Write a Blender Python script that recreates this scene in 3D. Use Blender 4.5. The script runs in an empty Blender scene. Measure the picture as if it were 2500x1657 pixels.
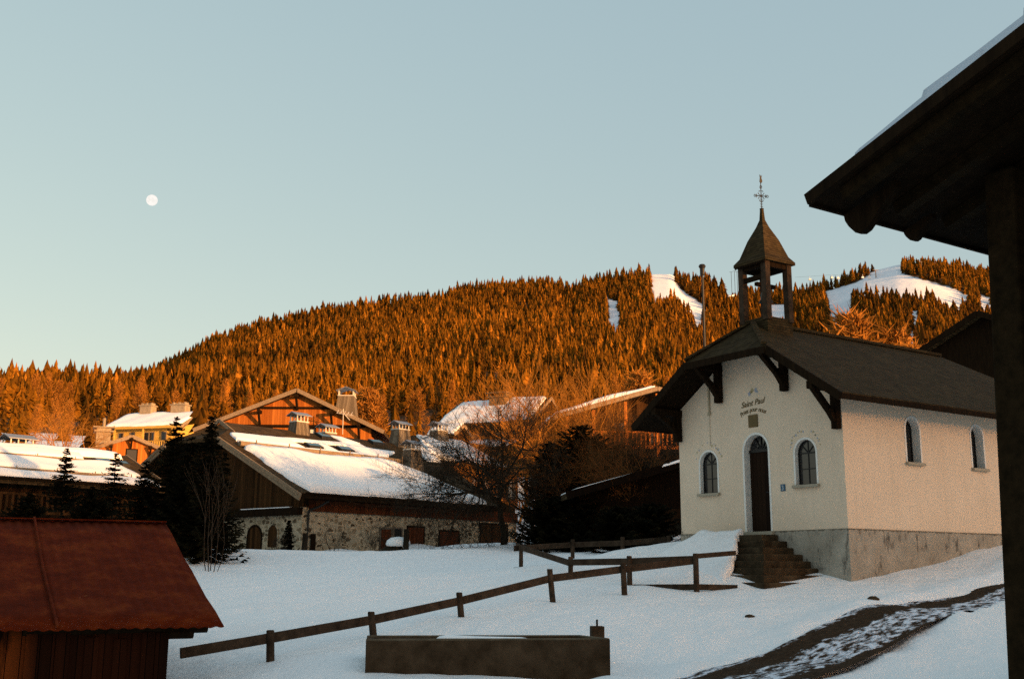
import bpy, math, random
import numpy as np
from mathutils import Vector, Matrix

# ------------------------------------------------------------------ scene, camera, light
scene = bpy.context.scene
col = scene.collection
F_PX, PITCH, ROLL = 2700.0, math.radians(11.85), math.radians(0.25)   # focal length in px of a 2500 px wide frame
EYE = np.array([0.0, 0.0, 1.6])
_sp, _cp = math.sin(PITCH), math.cos(PITCH)
_Rp = np.array([[1, 0, 0], [0, _sp, -_cp], [0, _cp, _sp]])
_c, _s = math.cos(ROLL), math.sin(ROLL)
CM = np.array([[_c, -_s, 0], [_s, _c, 0], [0, 0, 1]]) @ _Rp
cam_d = bpy.data.cameras.new("camera")
cam = bpy.data.objects.new("camera", cam_d)
col.objects.link(cam)
cam_d.sensor_width = 36
cam_d.lens = F_PX / 2500 * 36
cam_d.clip_end = 12000
cam.matrix_world = Matrix([[CM[0][i], -CM[1][i], -CM[2][i], EYE[i]] for i in range(3)] + [[0, 0, 0, 1]])
scene.camera = cam

SUN_AZ, SUN_EL = 52.0, 5.1          # degrees: right of straight behind the camera, above the horizon
sx, sy = math.sin(math.radians(SUN_AZ)), -math.cos(math.radians(SUN_AZ))
SUN_DIR = Vector((sx * math.cos(math.radians(SUN_EL)), sy * math.cos(math.radians(SUN_EL)), math.sin(math.radians(SUN_EL))))
world = bpy.data.worlds.new("World")
scene.world = world
world.use_nodes = True
wn = world.node_tree.nodes
wl = world.node_tree.links
sky = wn.new("ShaderNodeTexSky")
sky.sky_type = 'NISHITA'
sky.sun_disc = False
sky.sun_elevation = math.radians(SUN_EL)
sky.sun_rotation = math.atan2(sx, sy)
sky.altitude = 1100
sky.air_density = 1.0
sky.dust_density = 5.0
sky.ozone_density = 1.6
wn["Background"].inputs[1].default_value = 0.12
# warm, slightly veiled evening air: Nishita sky x tint + an even pale veil
_mul = wn.new("ShaderNodeVectorMath")
_mul.operation = 'MULTIPLY_ADD'
_mul.inputs[1].default_value = (1.26, 0.74, 0.33)
_mul.inputs[2].default_value = (0.95, 1.46, 1.86)
wl.new(sky.outputs[0], _mul.inputs[0])
wl.new(_mul.outputs[0], wn["Background"].inputs[0])
sun_d = bpy.data.lights.new("sun", 'SUN')
sun_d.energy = 4.6
sun_d.angle = math.radians(0.5)
sun_d.color = (1.0, 0.51, 0.19)
sun_o = bpy.data.objects.new("sun", sun_d)
col.objects.link(sun_o)
sun_o.rotation_euler = SUN_DIR.to_track_quat('Z', 'Y').to_euler()
scene.view_settings.view_transform = 'Standard'
scene.view_settings.look = 'None'
scene.view_settings.exposure = 1.0
scene.view_settings.gamma = 1.0
scene.cycles.use_denoising = False        # the photograph is grainy film: keep the sampling grain


def ray(x, y):
    d = CM.T @ np.array([(x - 1250) / F_PX, (y - 828.5) / F_PX, 1.0])
    return d / d[1]


def at(x, y, Y):
    return EYE + ray(x, y) * Y


# ------------------------------------------------------------------ materials
MATS = {}


class NT:
    def __init__(s, name, rough=0.85, spec=0.12):
        s.m = bpy.data.materials.new(name)
        s.m.use_nodes = True
        s.t = s.m.node_tree
        s.b = s.t.nodes["Principled BSDF"]
        s.b.inputs["Roughness"].default_value = rough
        s.b.inputs["Specular IOR Level"].default_value = spec
        s.co = s.n("ShaderNodeTexCoord")

    def n(s, kind, **kw):
        nd = s.t.nodes.new(kind)
        for k, v in kw.items():
            setattr(nd, k, v)
        return nd

    def l(s, a, b):
        s.t.links.new(a, b)

    def mapping(s, scale=(1, 1, 1), loc=(0, 0, 0), src=None):
        mp = s.n("ShaderNodeMapping")
        mp.inputs["Scale"].default_value = scale
        mp.inputs["Location"].default_value = loc
        s.l(src or s.co.outputs["Object"], mp.inputs[0])
        return mp.outputs[0]

    def noise(s, scale, detail=5, rough=0.6, vec=None):
        nz = s.n("ShaderNodeTexNoise")
        nz.inputs["Scale"].default_value = scale
        nz.inputs["Detail"].default_value = detail
        nz.inputs["Roughness"].default_value = rough
        s.l(vec or s.co.outputs["Object"], nz.inputs["Vector"])
        return nz.outputs[0]

    def ramp(s, fac, stops):
        r = s.n("ShaderNodeValToRGB")
        el = r.color_ramp.elements
        while len(el) < len(stops):
            el.new(0.5)
        for e, (p, c) in zip(el, stops):
            e.position = p
            e.color = (*c, 1) if not isinstance(c, (int, float)) else (c, c, c, 1)
        s.l(fac, r.inputs[0])
        return r.outputs[0]

    def mix(s, fac, a, b, mode='MIX'):
        mx = s.n("ShaderNodeMix", data_type='RGBA', blend_type=mode)
        for sock, v in ((0, fac), (6, a), (7, b)):
            if isinstance(v, bpy.types.NodeSocket):
                s.l(v, mx.inputs[sock])
            elif isinstance(v, (int, float)):
                mx.inputs[sock].default_value = v if sock == 0 else (v, v, v, 1)
            else:
                mx.inputs[sock].default_value = (*v, 1)
        return mx.outputs[2]

    def math(s, op, a, b=None):
        nd = s.n("ShaderNodeMath", operation=op)
        for i, v in enumerate((a, b)):
            if v is None:
                continue
            if isinstance(v, bpy.types.NodeSocket):
                s.l(v, nd.inputs[i])
            else:
                nd.inputs[i].default_value = v
        return nd.outputs[0]

    def white(s, v):
        w = s.n("ShaderNodeTexWhiteNoise", noise_dimensions='1D')
        s.l(v, w.inputs["W"])
        return w.outputs[0]

    def xyz(s, src=None):
        sp = s.n("ShaderNodeSeparateXYZ")
        s.l(src or s.co.outputs["Object"], sp.inputs[0])
        return sp.outputs

    def color(s, c):
        if isinstance(c, bpy.types.NodeSocket):
            s.l(c, s.b.inputs["Base Color"])
        else:
            s.b.inputs["Base Color"].default_value = (*c, 1)

    def bump(s, h, strength=0.4, dist=0.05):
        bp = s.n("ShaderNodeBump")
        bp.inputs["Strength"].default_value = strength
        bp.inputs["Distance"].default_value = dist
        s.l(h, bp.inputs["Height"])
        s.l(bp.outputs[0], s.b.inputs["Normal"])


def rough_mat(name, c1, c2, scale=3.0, rough=0.85, bump=0.4, bscale=None, dist=0.02, stretch=(1, 1, 1), spec=0.04):
    t = NT(name, rough, spec)
    v = t.mapping(stretch)
    n1 = t.noise(scale, 6, 0.65, v)
    t.color(t.ramp(n1, [(0.3, c1), (0.7, c2)]))
    t.bump(t.noise(bscale or scale * 6, 4, 0.6, v), bump, dist)
    MATS[name] = t.m
    return t.m


def plank_mat(name, c1, c2, width=0.16, axis='xy', gap=0.06, rough=0.88, spec=0.04, sun_patch=None):
    """boards: one random tone each, dark joints, grain along the board"""
    t = NT(name, rough, spec)
    X = t.xyz()
    h = t.math('ADD', X[0], X[1]) if axis == 'xy' else X[2]
    u = t.math('DIVIDE', h, width)
    idx = t.math('FLOOR', u)
    fr = t.math('FRACT', u)
    rnd = t.white(idx)
    st = (6, 6, 0.35) if axis == 'xy' else (0.35, 0.35, 6)
    v = t.mapping(st)
    grain = t.noise(2.2, 6, 0.7, v)
    f = t.math('ADD', t.math('MULTIPLY', rnd, 0.55), t.math('MULTIPLY', grain, 0.55))
    c = t.ramp(f, [(0.2, c1), (0.8, c2)])
    if sun_patch:  # low sun on part of the boards, painted into their colour
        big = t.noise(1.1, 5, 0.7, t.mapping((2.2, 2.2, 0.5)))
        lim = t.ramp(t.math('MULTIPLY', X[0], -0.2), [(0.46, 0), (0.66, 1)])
        c = t.mix(t.math('MULTIPLY', t.ramp(big, [(0.40, 0), (0.56, 1)]), lim), c, sun_patch)
    edge = t.math('LESS_THAN', fr, gap)
    c = t.mix(edge, c, tuple(k * 0.25 for k in c1))
    t.color(c)
    t.bump(t.math('SUBTRACT', grain, t.math('MULTIPLY', edge, 2.0)), 0.35, 0.01)
    MATS[name] = t.m
    return t.m


def shingle_mat(name, c1, c2, row=0.09, colw=0.14, rough=0.85, moss=None):
    t = NT(name, rough, 0.05)
    X = t.xyz()
    r = t.math('FLOOR', t.math('DIVIDE', X[2], row))
    rf = t.math('FRACT', t.math('DIVIDE', X[2], row))
    off = t.math('MULTIPLY', t.white(r), 7.0)
    cu = t.math('ADD', t.math('DIVIDE', t.math('ADD', X[0], X[1]), colw), off)
    ci = t.math('FLOOR', cu)
    rnd = t.white(t.math('ADD', ci, t.math('MULTIPLY', r, 37.0)))
    big = t.noise(0.8, 5, 0.65)
    f = t.math('ADD', t.math('MULTIPLY', rnd, 0.6), t.math('MULTIPLY', big, 0.4))
    c = t.ramp(f, [(0.1, c1), (0.9, c2)])
    if moss:
        c = t.mix(t.ramp(t.noise(1.6, 6, 0.7), [(0.5, 0), (0.7, 0.8)]), c, moss)
    e = t.math('LESS_THAN', rf, 0.14)
    c = t.mix(e, c, tuple(k * 0.4 for k in c1))
    t.color(c)
    t.bump(t.math('ADD', t.math('MULTIPLY', rf, -1.0), t.math('MULTIPLY', rnd, 0.5)), 0.5, 0.025)
    MATS[name] = t.m
    return t.m


def snow_mat(name, bumps=0.25, tint=(0.92, 0.925, 0.94)):
    t = NT(name, 0.6, 0.25)
    n1 = t.noise(0.9, 6, 0.6)
    t.color(t.ramp(n1, [(0.3, tuple(k * 0.95 for k in tint)), (0.7, tint)]))
    t.bump(t.math('ADD', t.noise(2.0, 6, 0.6), t.math('MULTIPLY', t.noise(18.0, 4, 0.6), 0.18)), bumps, 0.25)
    t.b.inputs["Subsurface Weight"].default_value = 0.0
    MATS[name] = t.m
    return t.m


def stone_wall_mat():
    t = NT('rubble_stone', 0.9, 0.15)
    v = t.mapping((1, 1, 1.35))
    nz = t.noise(2.0, 4, 0.6, v)
    vv = t.n("ShaderNodeVectorMath", operation='ADD')
    sc = t.n("ShaderNodeVectorMath", operation='SCALE')
    cmb = t.n("ShaderNodeCombineXYZ")
    for i in range(3):
        t.l(nz, cmb.inputs[i])
    t.l(cmb.outputs[0], sc.inputs[0])
    sc.inputs["Scale"].default_value = 0.35
    t.l(v, vv.inputs[0])
    t.l(sc.outputs[0], vv.inputs[1])
    vo = t.n("ShaderNodeTexVoronoi", feature='F1')
    vo.inputs["Scale"].default_value = 3.2
    t.l(vv.outputs[0], vo.inputs["Vector"])
    cellr = t.n("ShaderNodeSeparateColor")
    t.l(vo.outputs["Color"], cellr.inputs[0])
    ve = t.n("ShaderNodeTexVoronoi", feature='DISTANCE_TO_EDGE')
    ve.inputs["Scale"].default_value = 3.2
    t.l(vv.outputs[0], ve.inputs["Vector"])
    stone = t.ramp(cellr.outputs[0], [(0.0, (0.05, 0.034, 0.018)), (0.3, (0.12, 0.085, 0.05)), (0.6, (0.22, 0.165, 0.10)), (1.0, (0.34, 0.27, 0.17))])
    mort = t.ramp(t.noise(5, 5, 0.6), [(0.3, (0.38, 0.30, 0.20)), (0.7, (0.50, 0.41, 0.28))])
    m1 = t.ramp(ve.outputs[0], [(0.07, 0), (0.15, 1)])
    keep = t.ramp(t.math('ADD', cellr.outputs[1], t.math('MULTIPLY', t.noise(0.6, 3), 0.5)), [(0.72, 1), (0.92, 0)])
    c = t.mix(t.math('MULTIPLY', m1, keep), mort, stone)
    c = t.mix(t.ramp(t.noise(0.7, 5, 0.7), [(0.5, 0), (0.75, 0.6)]), c, (0.10, 0.085, 0.06))
    t.color(c)
    t.bump(t.math('ADD', t.math('MULTIPLY', ve.outputs[0], 2.0), t.noise(14, 4)), 0.6, 0.05)
    MATS['rubble_stone'] = t.m


def plinth_mat():
    t = NT('plinth_render', 0.9, 0.15)
    n1 = t.noise(1.2, 6, 0.7)
    c = t.ramp(n1, [(0.3, (0.26, 0.22, 0.17)), (0.7, (0.42, 0.37, 0.30))])
    X = t.xyz()
    st = t.noise(2.6, 6, 0.75, t.mapping((1.5, 1.5, 0.6)))
    c = t.mix(t.ramp(st, [(0.54, 0), (0.66, 0.85)]), c, (0.07, 0.06, 0.05))
    topline = t.math('GREATER_THAN', t.math('ADD', X[2], t.math('MULTIPLY', t.noise(9, 4), 0.16)), 0.05)
    c = t.mix(t.math('MULTIPLY', topline, 0.75), c, (0.10, 0.08, 0.055))
    t.color(c)
    t.bump(t.noise(22, 5, 0.7), 0.5, 0.02)
    MATS['plinth_render'] = t.m


def plaster_mat():
    t = NT('cream_plaster', 0.9, 0.15)
    n1 = t.noise(0.7, 6, 0.65)
    c = t.ramp(n1, [(0.3, (0.70, 0.545, 0.40)), (0.7, (0.80, 0.63, 0.47))])
    streak = t.noise(1.6, 5, 0.7, t.mapping((3, 3, 0.25)))
    c = t.mix(t.ramp(streak, [(0.52, 0), (0.80, 0.28)]), c, (0.42, 0.36, 0.28))
    c = t.mix(t.ramp(t.noise(40, 3, 0.6), [(0.35, 0.14), (0.65, 0)]), c, (0.35, 0.30, 0.24))
    t.color(c)
    t.bump(t.noise(30, 4, 0.6), 0.12, 0.01)
    MATS['cream_plaster'] = t.m


def road_mat():
    t = NT('road_surface', 0.9, 0.06)
    X = t.xyz()
    # object x = along the road, y = across (0 = chapel side)
    v = t.mapping((1.1, 2.6, 1))
    n1 = t.noise(3.6, 7, 0.66, v)
    # tyre tracks: dark where across ~0.45 and ~2.2
    yw = t.math('ADD', t.math('MULTIPLY', X[1], -1.0), t.math('MULTIPLY', t.math('SUBTRACT', t.noise(0.7, 3), 0.5), 0.35))
    tr1 = t.math('SUBTRACT', 1.0, t.math('MULTIPLY', t.math('ABSOLUTE', t.math('SUBTRACT', yw, 0.16)), 3.0))
    tr2 = t.math('SUBTRACT', 1.0, t.math('MULTIPLY', t.math('ABSOLUTE', t.math('SUBTRACT', yw, 1.46)), 4.0))
    tr = t.math('MAXIMUM', tr1, tr2)
    tr = t.math('MAXIMUM', tr, 0.0)
    f = t.math('SUBTRACT', n1, t.math('MULTIPLY', tr, 0.42))
    snow = t.ramp(f, [(0.43, 0), (0.56, 1)])
    asph = t.ramp(t.noise(9, 6, 0.7), [(0.3, (0.018, 0.010, 0.005)), (0.7, (0.06, 0.036, 0.020))])
    t.color(t.mix(snow, asph, (0.70, 0.75, 0.84)))
    t.bump(t.math('ADD', t.math('MULTIPLY', snow, 0.8), t.math('MULTIPLY', t.noise(25, 4), 0.4)), 0.6, 0.05)
    MATS['road_surface'] = t.m


def rust_mat():
    t = NT('rusty_iron', 0.9, 0.05)
    n1 = t.noise(2.2, 8, 0.7, t.mapping((1, 1, 1)))
    c = t.ramp(n1, [(0.25, (0.042, 0.005, 0.001)), (0.5, (0.095, 0.012, 0.002)), (0.75, (0.18, 0.034, 0.006))])
    sp = t.noise(3.0, 4, 0.8)
    c = t.mix(t.ramp(sp, [(0.70, 0), (0.74, 1)]), c, (0.40, 0.20, 0.08))
    t.color(c)
    t.bump(t.noise(18, 5, 0.7), 0.3, 0.01)
    MATS['rusty_iron'] = t.m


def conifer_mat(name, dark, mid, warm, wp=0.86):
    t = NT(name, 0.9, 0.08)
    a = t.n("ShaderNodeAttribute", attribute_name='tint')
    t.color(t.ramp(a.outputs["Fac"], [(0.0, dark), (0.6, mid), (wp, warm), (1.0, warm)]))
    col_ = t.b.inputs["Base Color"].links[0].from_socket
    tl = t.n("ShaderNodeBsdfTranslucent")
    t.l(col_, tl.inputs[0])
    mx = t.n("ShaderNodeMixShader")
    mx.inputs[0].default_value = 0.45
    t.l(t.b.outputs[0], mx.inputs[1])
    t.l(tl.outputs[0], mx.inputs[2])
    t.l(mx.outputs[0], t.t.nodes["Material Output"].inputs[0])
    MATS[name] = t.m


def hill_mat():
    t = NT('hillside', 0.9, 0.1)
    a = t.n("ShaderNodeAttribute", attribute_name='snow')
    floor = t.ramp(t.noise(0.08, 6, 0.7), [(0.35, (0.03, 0.016, 0.006)), (0.6, (0.07, 0.035, 0.012)), (0.8, (0.12, 0.065, 0.025))])
    n = t.noise(0.03, 5, 0.6, t.mapping((1, 1, 4)))
    sn = t.ramp(n, [(0.35, (0.72, 0.74, 0.80)), (0.65, (0.82, 0.84, 0.88))])
    t.color(t.mix(a.outputs["Fac"], floor, sn))
    t.bump(t.noise(0.15, 5, 0.6, t.mapping((1, 1, 4))), 0.5, 1.5)
    MATS['hillside'] = t.m


def flat(name, c, rough=0.7, metal=0.0, spec=0.3):
    t = NT(name, rough, spec)
    t.color(t.mix(t.ramp(t.noise(7, 5, 0.65), [(0.35, 0.3), (0.65, 0)]), c, tuple(k * 0.6 for k in c)))
    t.b.inputs["Metallic"].default_value = metal
    MATS[name] = t.m


snow_mat('snow', 0.5)
snow_mat('roof_snow', 0.18)
snow_mat('shaded_snow', 0.3, (0.50, 0.55, 0.62))  # darker bluish grey: shade on the near eave snow put into its colour
stone_wall_mat()
plinth_mat()
plaster_mat()
road_mat()
rust_mat()
hill_mat()
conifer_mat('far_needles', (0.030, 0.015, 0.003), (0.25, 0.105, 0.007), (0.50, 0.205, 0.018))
conifer_mat('spruce_needles', (0.004, 0.004, 0.002), (0.012, 0.010, 0.004), (0.026, 0.019, 0.007))
conifer_mat('hill_needles', (0.02, 0.016, 0.006), (0.07, 0.045, 0.012), (0.12, 0.07, 0.018))
rough_mat('dark_bark', (0.012, 0.009, 0.006), (0.04, 0.03, 0.02), 4, stretch=(1, 1, 0.3))
rough_mat('pale_bark', (0.20, 0.115, 0.05), (0.34, 0.20, 0.09), 4, stretch=(1, 1, 0.3))
rough_mat('warm_twig', (0.23, 0.092, 0.016), (0.38, 0.16, 0.027), 2)
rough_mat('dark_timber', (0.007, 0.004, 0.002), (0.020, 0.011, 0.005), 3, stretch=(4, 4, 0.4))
rough_mat('tarred_board', (0.0025, 0.0015, 0.001), (0.008, 0.0045, 0.002), 3, stretch=(4, 4, 0.4))
rough_mat('brown_twig', (0.05, 0.022, 0.008), (0.11, 0.05, 0.016), 2)
rough_mat('eave_timber', (0.008, 0.005, 0.002), (0.024, 0.014, 0.006), 3, stretch=(0.5, 4, 4))
rough_mat('grey_timber', (0.09, 0.07, 0.05), (0.20, 0.16, 0.12), 3, stretch=(3, 3, 0.4))
rough_mat('rail_timber', (0.022, 0.014, 0.009), (0.070, 0.046, 0.030), 5, stretch=(1, 1, 1))
rough_mat('barge_board', (0.16, 0.11, 0.07), (0.30, 0.22, 0.14), 3, stretch=(0.5, 3, 3))
rough_mat('trough_concrete', (0.024, 0.014, 0.007), (0.088, 0.056, 0.033), 2.5, bump=0.6, bscale=20)
rough_mat('trough_rim', (0.06, 0.045, 0.028), (0.16, 0.125, 0.085), 3.0, bump=0.5, bscale=18)
rough_mat('step_stone', (0.018, 0.012, 0.007), (0.080, 0.056, 0.032), 3.0, bump=0.7, bscale=16)
rough_mat('chimney_brown', (0.12, 0.075, 0.035), (0.24, 0.15, 0.075), 3)
rough_mat('chimney_stone', (0.22, 0.17, 0.11), (0.36, 0.28, 0.19), 3)
plank_mat('chimney_shingle', (0.09, 0.07, 0.05), (0.22, 0.175, 0.125), 0.14)
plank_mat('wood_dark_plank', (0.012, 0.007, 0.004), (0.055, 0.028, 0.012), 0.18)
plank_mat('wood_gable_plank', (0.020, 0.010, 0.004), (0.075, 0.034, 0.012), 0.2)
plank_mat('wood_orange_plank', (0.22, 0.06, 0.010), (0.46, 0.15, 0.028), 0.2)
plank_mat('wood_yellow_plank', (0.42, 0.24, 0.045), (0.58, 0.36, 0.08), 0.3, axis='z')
plank_mat('shed_plank', (0.008, 0.003, 0.0015), (0.030, 0.008, 0.003), 0.17, sun_patch=(0.34, 0.075, 0.012))  # orange tone paints a streak of sunlight on the left boards
plank_mat('shutter_red', (0.06, 0.018, 0.008), (0.12, 0.035, 0.014), 0.12)
plank_mat('door_brown', (0.012, 0.007, 0.005), (0.035, 0.018, 0.010), 0.14)
plank_mat('eave_red', (0.055, 0.016, 0.007), (0.11, 0.034, 0.013), 0.3)
shingle_mat('chapel_shingle', (0.022, 0.014, 0.006), (0.060, 0.040, 0.018), 0.07, 0.12, moss=(0.035, 0.026, 0.010))
shingle_mat('house_shingle', (0.026, 0.016, 0.007), (0.085, 0.055, 0.026), 0.10, 0.18)
flat('white_trim', (0.80, 0.76, 0.70))
flat('white_wood', (0.62, 0.55, 0.46))
flat('sill_stone', (0.36, 0.31, 0.23))
flat('ochre_paint', (0.13, 0.085, 0.03))
flat('plaque_bronze', (0.12, 0.075, 0.02), 0.5)
flat('faded_blue', (0.36, 0.38, 0.44))
flat('faded_ochre', (0.44, 0.35, 0.20))
flat('sign_blue', (0.04, 0.10, 0.17))
flat('pale_paint', (0.42, 0.46, 0.48))
flat('iron', (0.02, 0.018, 0.016), 0.5, 0.3)
flat('conduit_paint', (0.44, 0.36, 0.24))
flat('dark_void', (0.006, 0.005, 0.004))
flat('zinc', (0.30, 0.31, 0.34), 0.5, 0.6)
flat('curtain_white', (0.62, 0.58, 0.5))
flat('bronze', (0.05, 0.035, 0.018), 0.5, 0.5)
t = NT('window_glass', 0.12, 0.6)
t.color((0.015, 0.014, 0.014))
MATS['window_glass'] = t.m
t = NT('skylight_glass', 0.08, 1.0)
t.color((0.03, 0.06, 0.075))
MATS['skylight_glass'] = t.m
t = NT('moon_surface')
em = t.n("ShaderNodeEmission")
t.l(t.ramp(t.noise(0.09, 4, 0.6), [(0.35, (0.90, 0.86, 0.80)), (0.55, (1.0, 0.96, 0.90))]), em.inputs[0])
em.inputs[1].default_value = 0.5
t.l(em.outputs[0], t.t.nodes["Material Output"].inputs[0])
MATS['moon_surface'] = t.m


# ------------------------------------------------------------------ mesh helpers
class MB:
    def __init__(s):
        s.v, s.f = [], []

    def add(s, vs, fs):
        o = len(s.v)
        s.v += [tuple(map(float, v)) for v in vs]
        s.f += [tuple(i + o for i in f) for f in fs]
        return s

    def box(s, a, b):
        (x0, y0, z0), (x1, y1, z1) = a, b
        return s.add([(x0, y0, z0), (x1, y0, z0), (x1, y1, z0), (x0, y1, z0), (x0, y0, z1), (x1, y0, z1), (x1, y1, z1), (x0, y1, z1)],
                     [(3, 2, 1, 0), (4, 5, 6, 7), (0, 1, 5, 4), (1, 2, 6, 5), (2, 3, 7, 6), (3, 0, 4, 7)])

    def frustum(s, cx, cy, z0, z1, w0, d0, w1, d1):
        vs = []
        for z, w, d in ((z0, w0, d0), (z1, w1, d1)):
            vs += [(cx - w / 2, cy - d / 2, z), (cx + w / 2, cy - d / 2, z), (cx + w / 2, cy + d / 2, z), (cx - w / 2, cy + d / 2, z)]
        return s.add(vs, [(3, 2, 1, 0), (4, 5, 6, 7), (0, 1, 5, 4), (1, 2, 6, 5), (2, 3, 7, 6), (3, 0, 4, 7)])

    def bar(s, a, b, w, h, up=(0, 0, 1)):
        a, b = Vector(a), Vector(b)
        d = (b - a).normalized()
        u = Vector(up)
        sd = d.cross(u)
        if sd.length < 1e-4:
            sd = d.cross(Vector((1, 0, 0)))
        sd.normalize()
        u = sd.cross(d).normalized()
        vs = []
        for p in (a, b):
            for i, j in ((-1, -1), (1, -1), (1, 1), (-1, 1)):
                vs.append(p + sd * (i * w / 2) + u * (j * h / 2))
        return s.add(vs, [(0, 1, 2, 3), (7, 6, 5, 4), (0, 4, 5, 1), (1, 5, 6, 2), (2, 6, 7, 3), (3, 7, 4, 0)])

    def tube(s, pts, rad, n=8, cap=True):
        pts = [Vector(p) for p in pts]
        if not hasattr(rad, '__len__'):
            rad = [rad] * len(pts)
        vs, fs = [], []
        d0 = (pts[1] - pts[0]).normalized()
        ref = Vector((0, 0, 1)) if abs(d0.z) < 0.9 else Vector((1, 0, 0))
        for i, p in enumerate(pts):
            d = (pts[min(i + 1, len(pts) - 1)] - pts[max(i - 1, 0)]).normalized()
            a = d.cross(ref).normalized()
            b = a.cross(d)
            for k in range(n):
                t_ = 2 * math.pi * k / n
                vs.append(p + (a * math.cos(t_) + b * math.sin(t_)) * rad[i])
        for i in range(len(pts) - 1):
            for k in range(n):
                fs.append((i * n + k, i * n + (k + 1) % n, (i + 1) * n + (k + 1) % n, (i + 1) * n + k))
        if cap:
            fs.append(tuple(range(n - 1, -1, -1)))
            fs.append(tuple(range((len(pts) - 1) * n, len(pts) * n)))
        return s.add(vs, fs)

    def lathe(s, prof, c=(0, 0, 0), n=16):
        vs, fs = [], []
        for r, z in prof:
            for k in range(n):
                a = 2 * math.pi * k / n
                vs.append((c[0] + r * math.cos(a), c[1] + r * math.sin(a), c[2] + z))
        for i in range(len(prof) - 1):
            for k in range(n):
                fs.append((i * n + k, i * n + (k + 1) % n, (i + 1) * n + (k + 1) % n, (i + 1) * n + k))
        fs.append(tuple(range(n - 1, -1, -1)))
        fs.append(tuple(range((len(prof) - 1) * n, len(prof) * n)))
        return s.add(vs, fs)

    def prism(s, poly, off):
        """poly: list of 3-D points (planar); off: extrusion vector"""
        n = len(poly)
        off = Vector(off)
        vs = [Vector(p) for p in poly] + [Vector(p) + off for p in poly]
        fs = [tuple(range(n - 1, -1, -1)), tuple(range(n, 2 * n))]
        fs += [(i, (i + 1) % n, n + (i + 1) % n, n + i) for i in range(n)]
        return s.add(vs, fs)

    def build(s, name, mat, parent=None, smooth=False, bevel=0.0):
        me = bpy.data.meshes.new(name)
        me.from_pydata(s.v, [], s.f)
        me.validate()
        if isinstance(mat, str):
            mat = MATS[mat]
        me.materials.append(mat)
        if smooth:
            me.polygons.foreach_set('use_smooth', [True] * len(me.polygons))
        me.update()
        # outward normals
        import bmesh
        bm = bmesh.new()
        bm.from_mesh(me)
        bmesh.ops.recalc_face_normals(bm, faces=bm.faces)
        bm.to_mesh(me)
        bm.free()
        o = bpy.data.objects.new(name, me)
        col.objects.link(o)
        if parent:
            o.parent = parent
        if bevel:
            b = o.modifiers.new('bevel', 'BEVEL')
            b.width = bevel
            b.segments = 2
            b.limit_method = 'ANGLE'
        return o


def tag(o, label, cat, group=None, kind=None):
    if label:
        o['label'] = label
    if cat:
        o['category'] = cat
    if group:
        o['group'] = group
    if kind:
        o['kind'] = kind
    return o


def thing(name, label, cat, loc=(0, 0, 0), deg=0.0, group=None):
    o = bpy.data.objects.new(name, None)
    col.objects.link(o)
    o.location = tuple(map(float, loc))
    o.rotation_euler = (0, 0, math.radians(deg))
    o.empty_display_size = 0.3
    return tag(o, label, cat, group)


def mesh_np(name, verts, faces, mat, smooth=False, attrs=None):
    """verts Nx3, faces Mxk arrays, fast"""
    me = bpy.data.meshes.new(name)
    n, (m, k) = len(verts), faces.shape
    me.vertices.add(n)
    me.vertices.foreach_set('co', np.asarray(verts, dtype=np.float32).ravel())
    me.loops.add(m * k)
    me.loops.foreach_set('vertex_index', faces.astype(np.int32).ravel())
    me.polygons.add(m)
    me.polygons.foreach_set('loop_start', np.arange(0, m * k, k, dtype=np.int32))
    me.polygons.foreach_set('use_smooth', np.full(m, smooth))
    me.update(calc_edges=True)
    for an, av in (attrs or {}).items():
        a = me.attributes.new(an, 'FLOAT', 'POINT')
        a.data.foreach_set('value', np.asarray(av, dtype=np.float32))
    me.materials.append(MATS[mat])
    return me


# ------------------------------------------------------------------ terrain
def vnoise(x, y, seed=0):
    """cheap smooth noise from summed sines"""
    r = np.random.RandomState(seed)
    out = 0
    for i in range(9):
        a = r.uniform(0, 2 * math.pi)
        f = r.uniform(0.6, 1.6)
        out = out + np.sin((x * math.cos(a) + y * math.sin(a)) * f + r.uniform(0, 6.28))
    return out / 4.0


CTRL = []


def ctl(x, y, D, dz=0.0):
    p = at(x, y, D)
    CTRL.append((p[0], p[1], p[2] + dz))


# (pixel where the snow surface is seen, distance)
for q in ((660, 1618, 18), (913, 1567, 20), (1128, 1518, 22), (1349, 1473, 24), (1524, 1460, 24.6), (1700, 1450, 25.2),
          (1398, 1378, 35), (1272, 1388, 33), (1632, 1342, 33), (1392, 1427, 28),
          (1250, 1657, 17.2), (1490, 1616, 18.6), (850, 1657, 16.6), (1620, 1657, 17.4),
          (2075, 1413, 26.5), (2445, 1337, 30.2), (2260, 1380, 28.2), (1660, 1322, 31.4), (1850, 1447, 25.4),
          (1950, 1545, 19.5), (2130, 1470, 22), (2440, 1416, 25.5), (2440, 1478, 22.5), (2100, 1590, 18.3), (2440, 1640, 15.5), (1960, 1657, 16.4),
          (760, 1352, 54), (1000, 1344, 60), (1250, 1340, 68), (600, 1376, 52), (650, 1354, 53.5), (545, 1372, 50), (475, 1388, 37), (460, 1342, 47),
          (700, 1420, 33), (900, 1400, 36), (1100, 1380, 38), (600, 1500, 25),
          (1500, 1338, 44), (1640, 1335, 42), (1745, 1385, 27.4), (1960, 1437, 25.4), (1800, 1442, 25.2), (1960, 1437, 25.4)):
    ctl(*q)
ctl(585, 1364, 56.5, -0.3)
ctl(640, 1350, 55.3, -0.25)
ctl(690, 1350, 53, -0.15)
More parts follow.
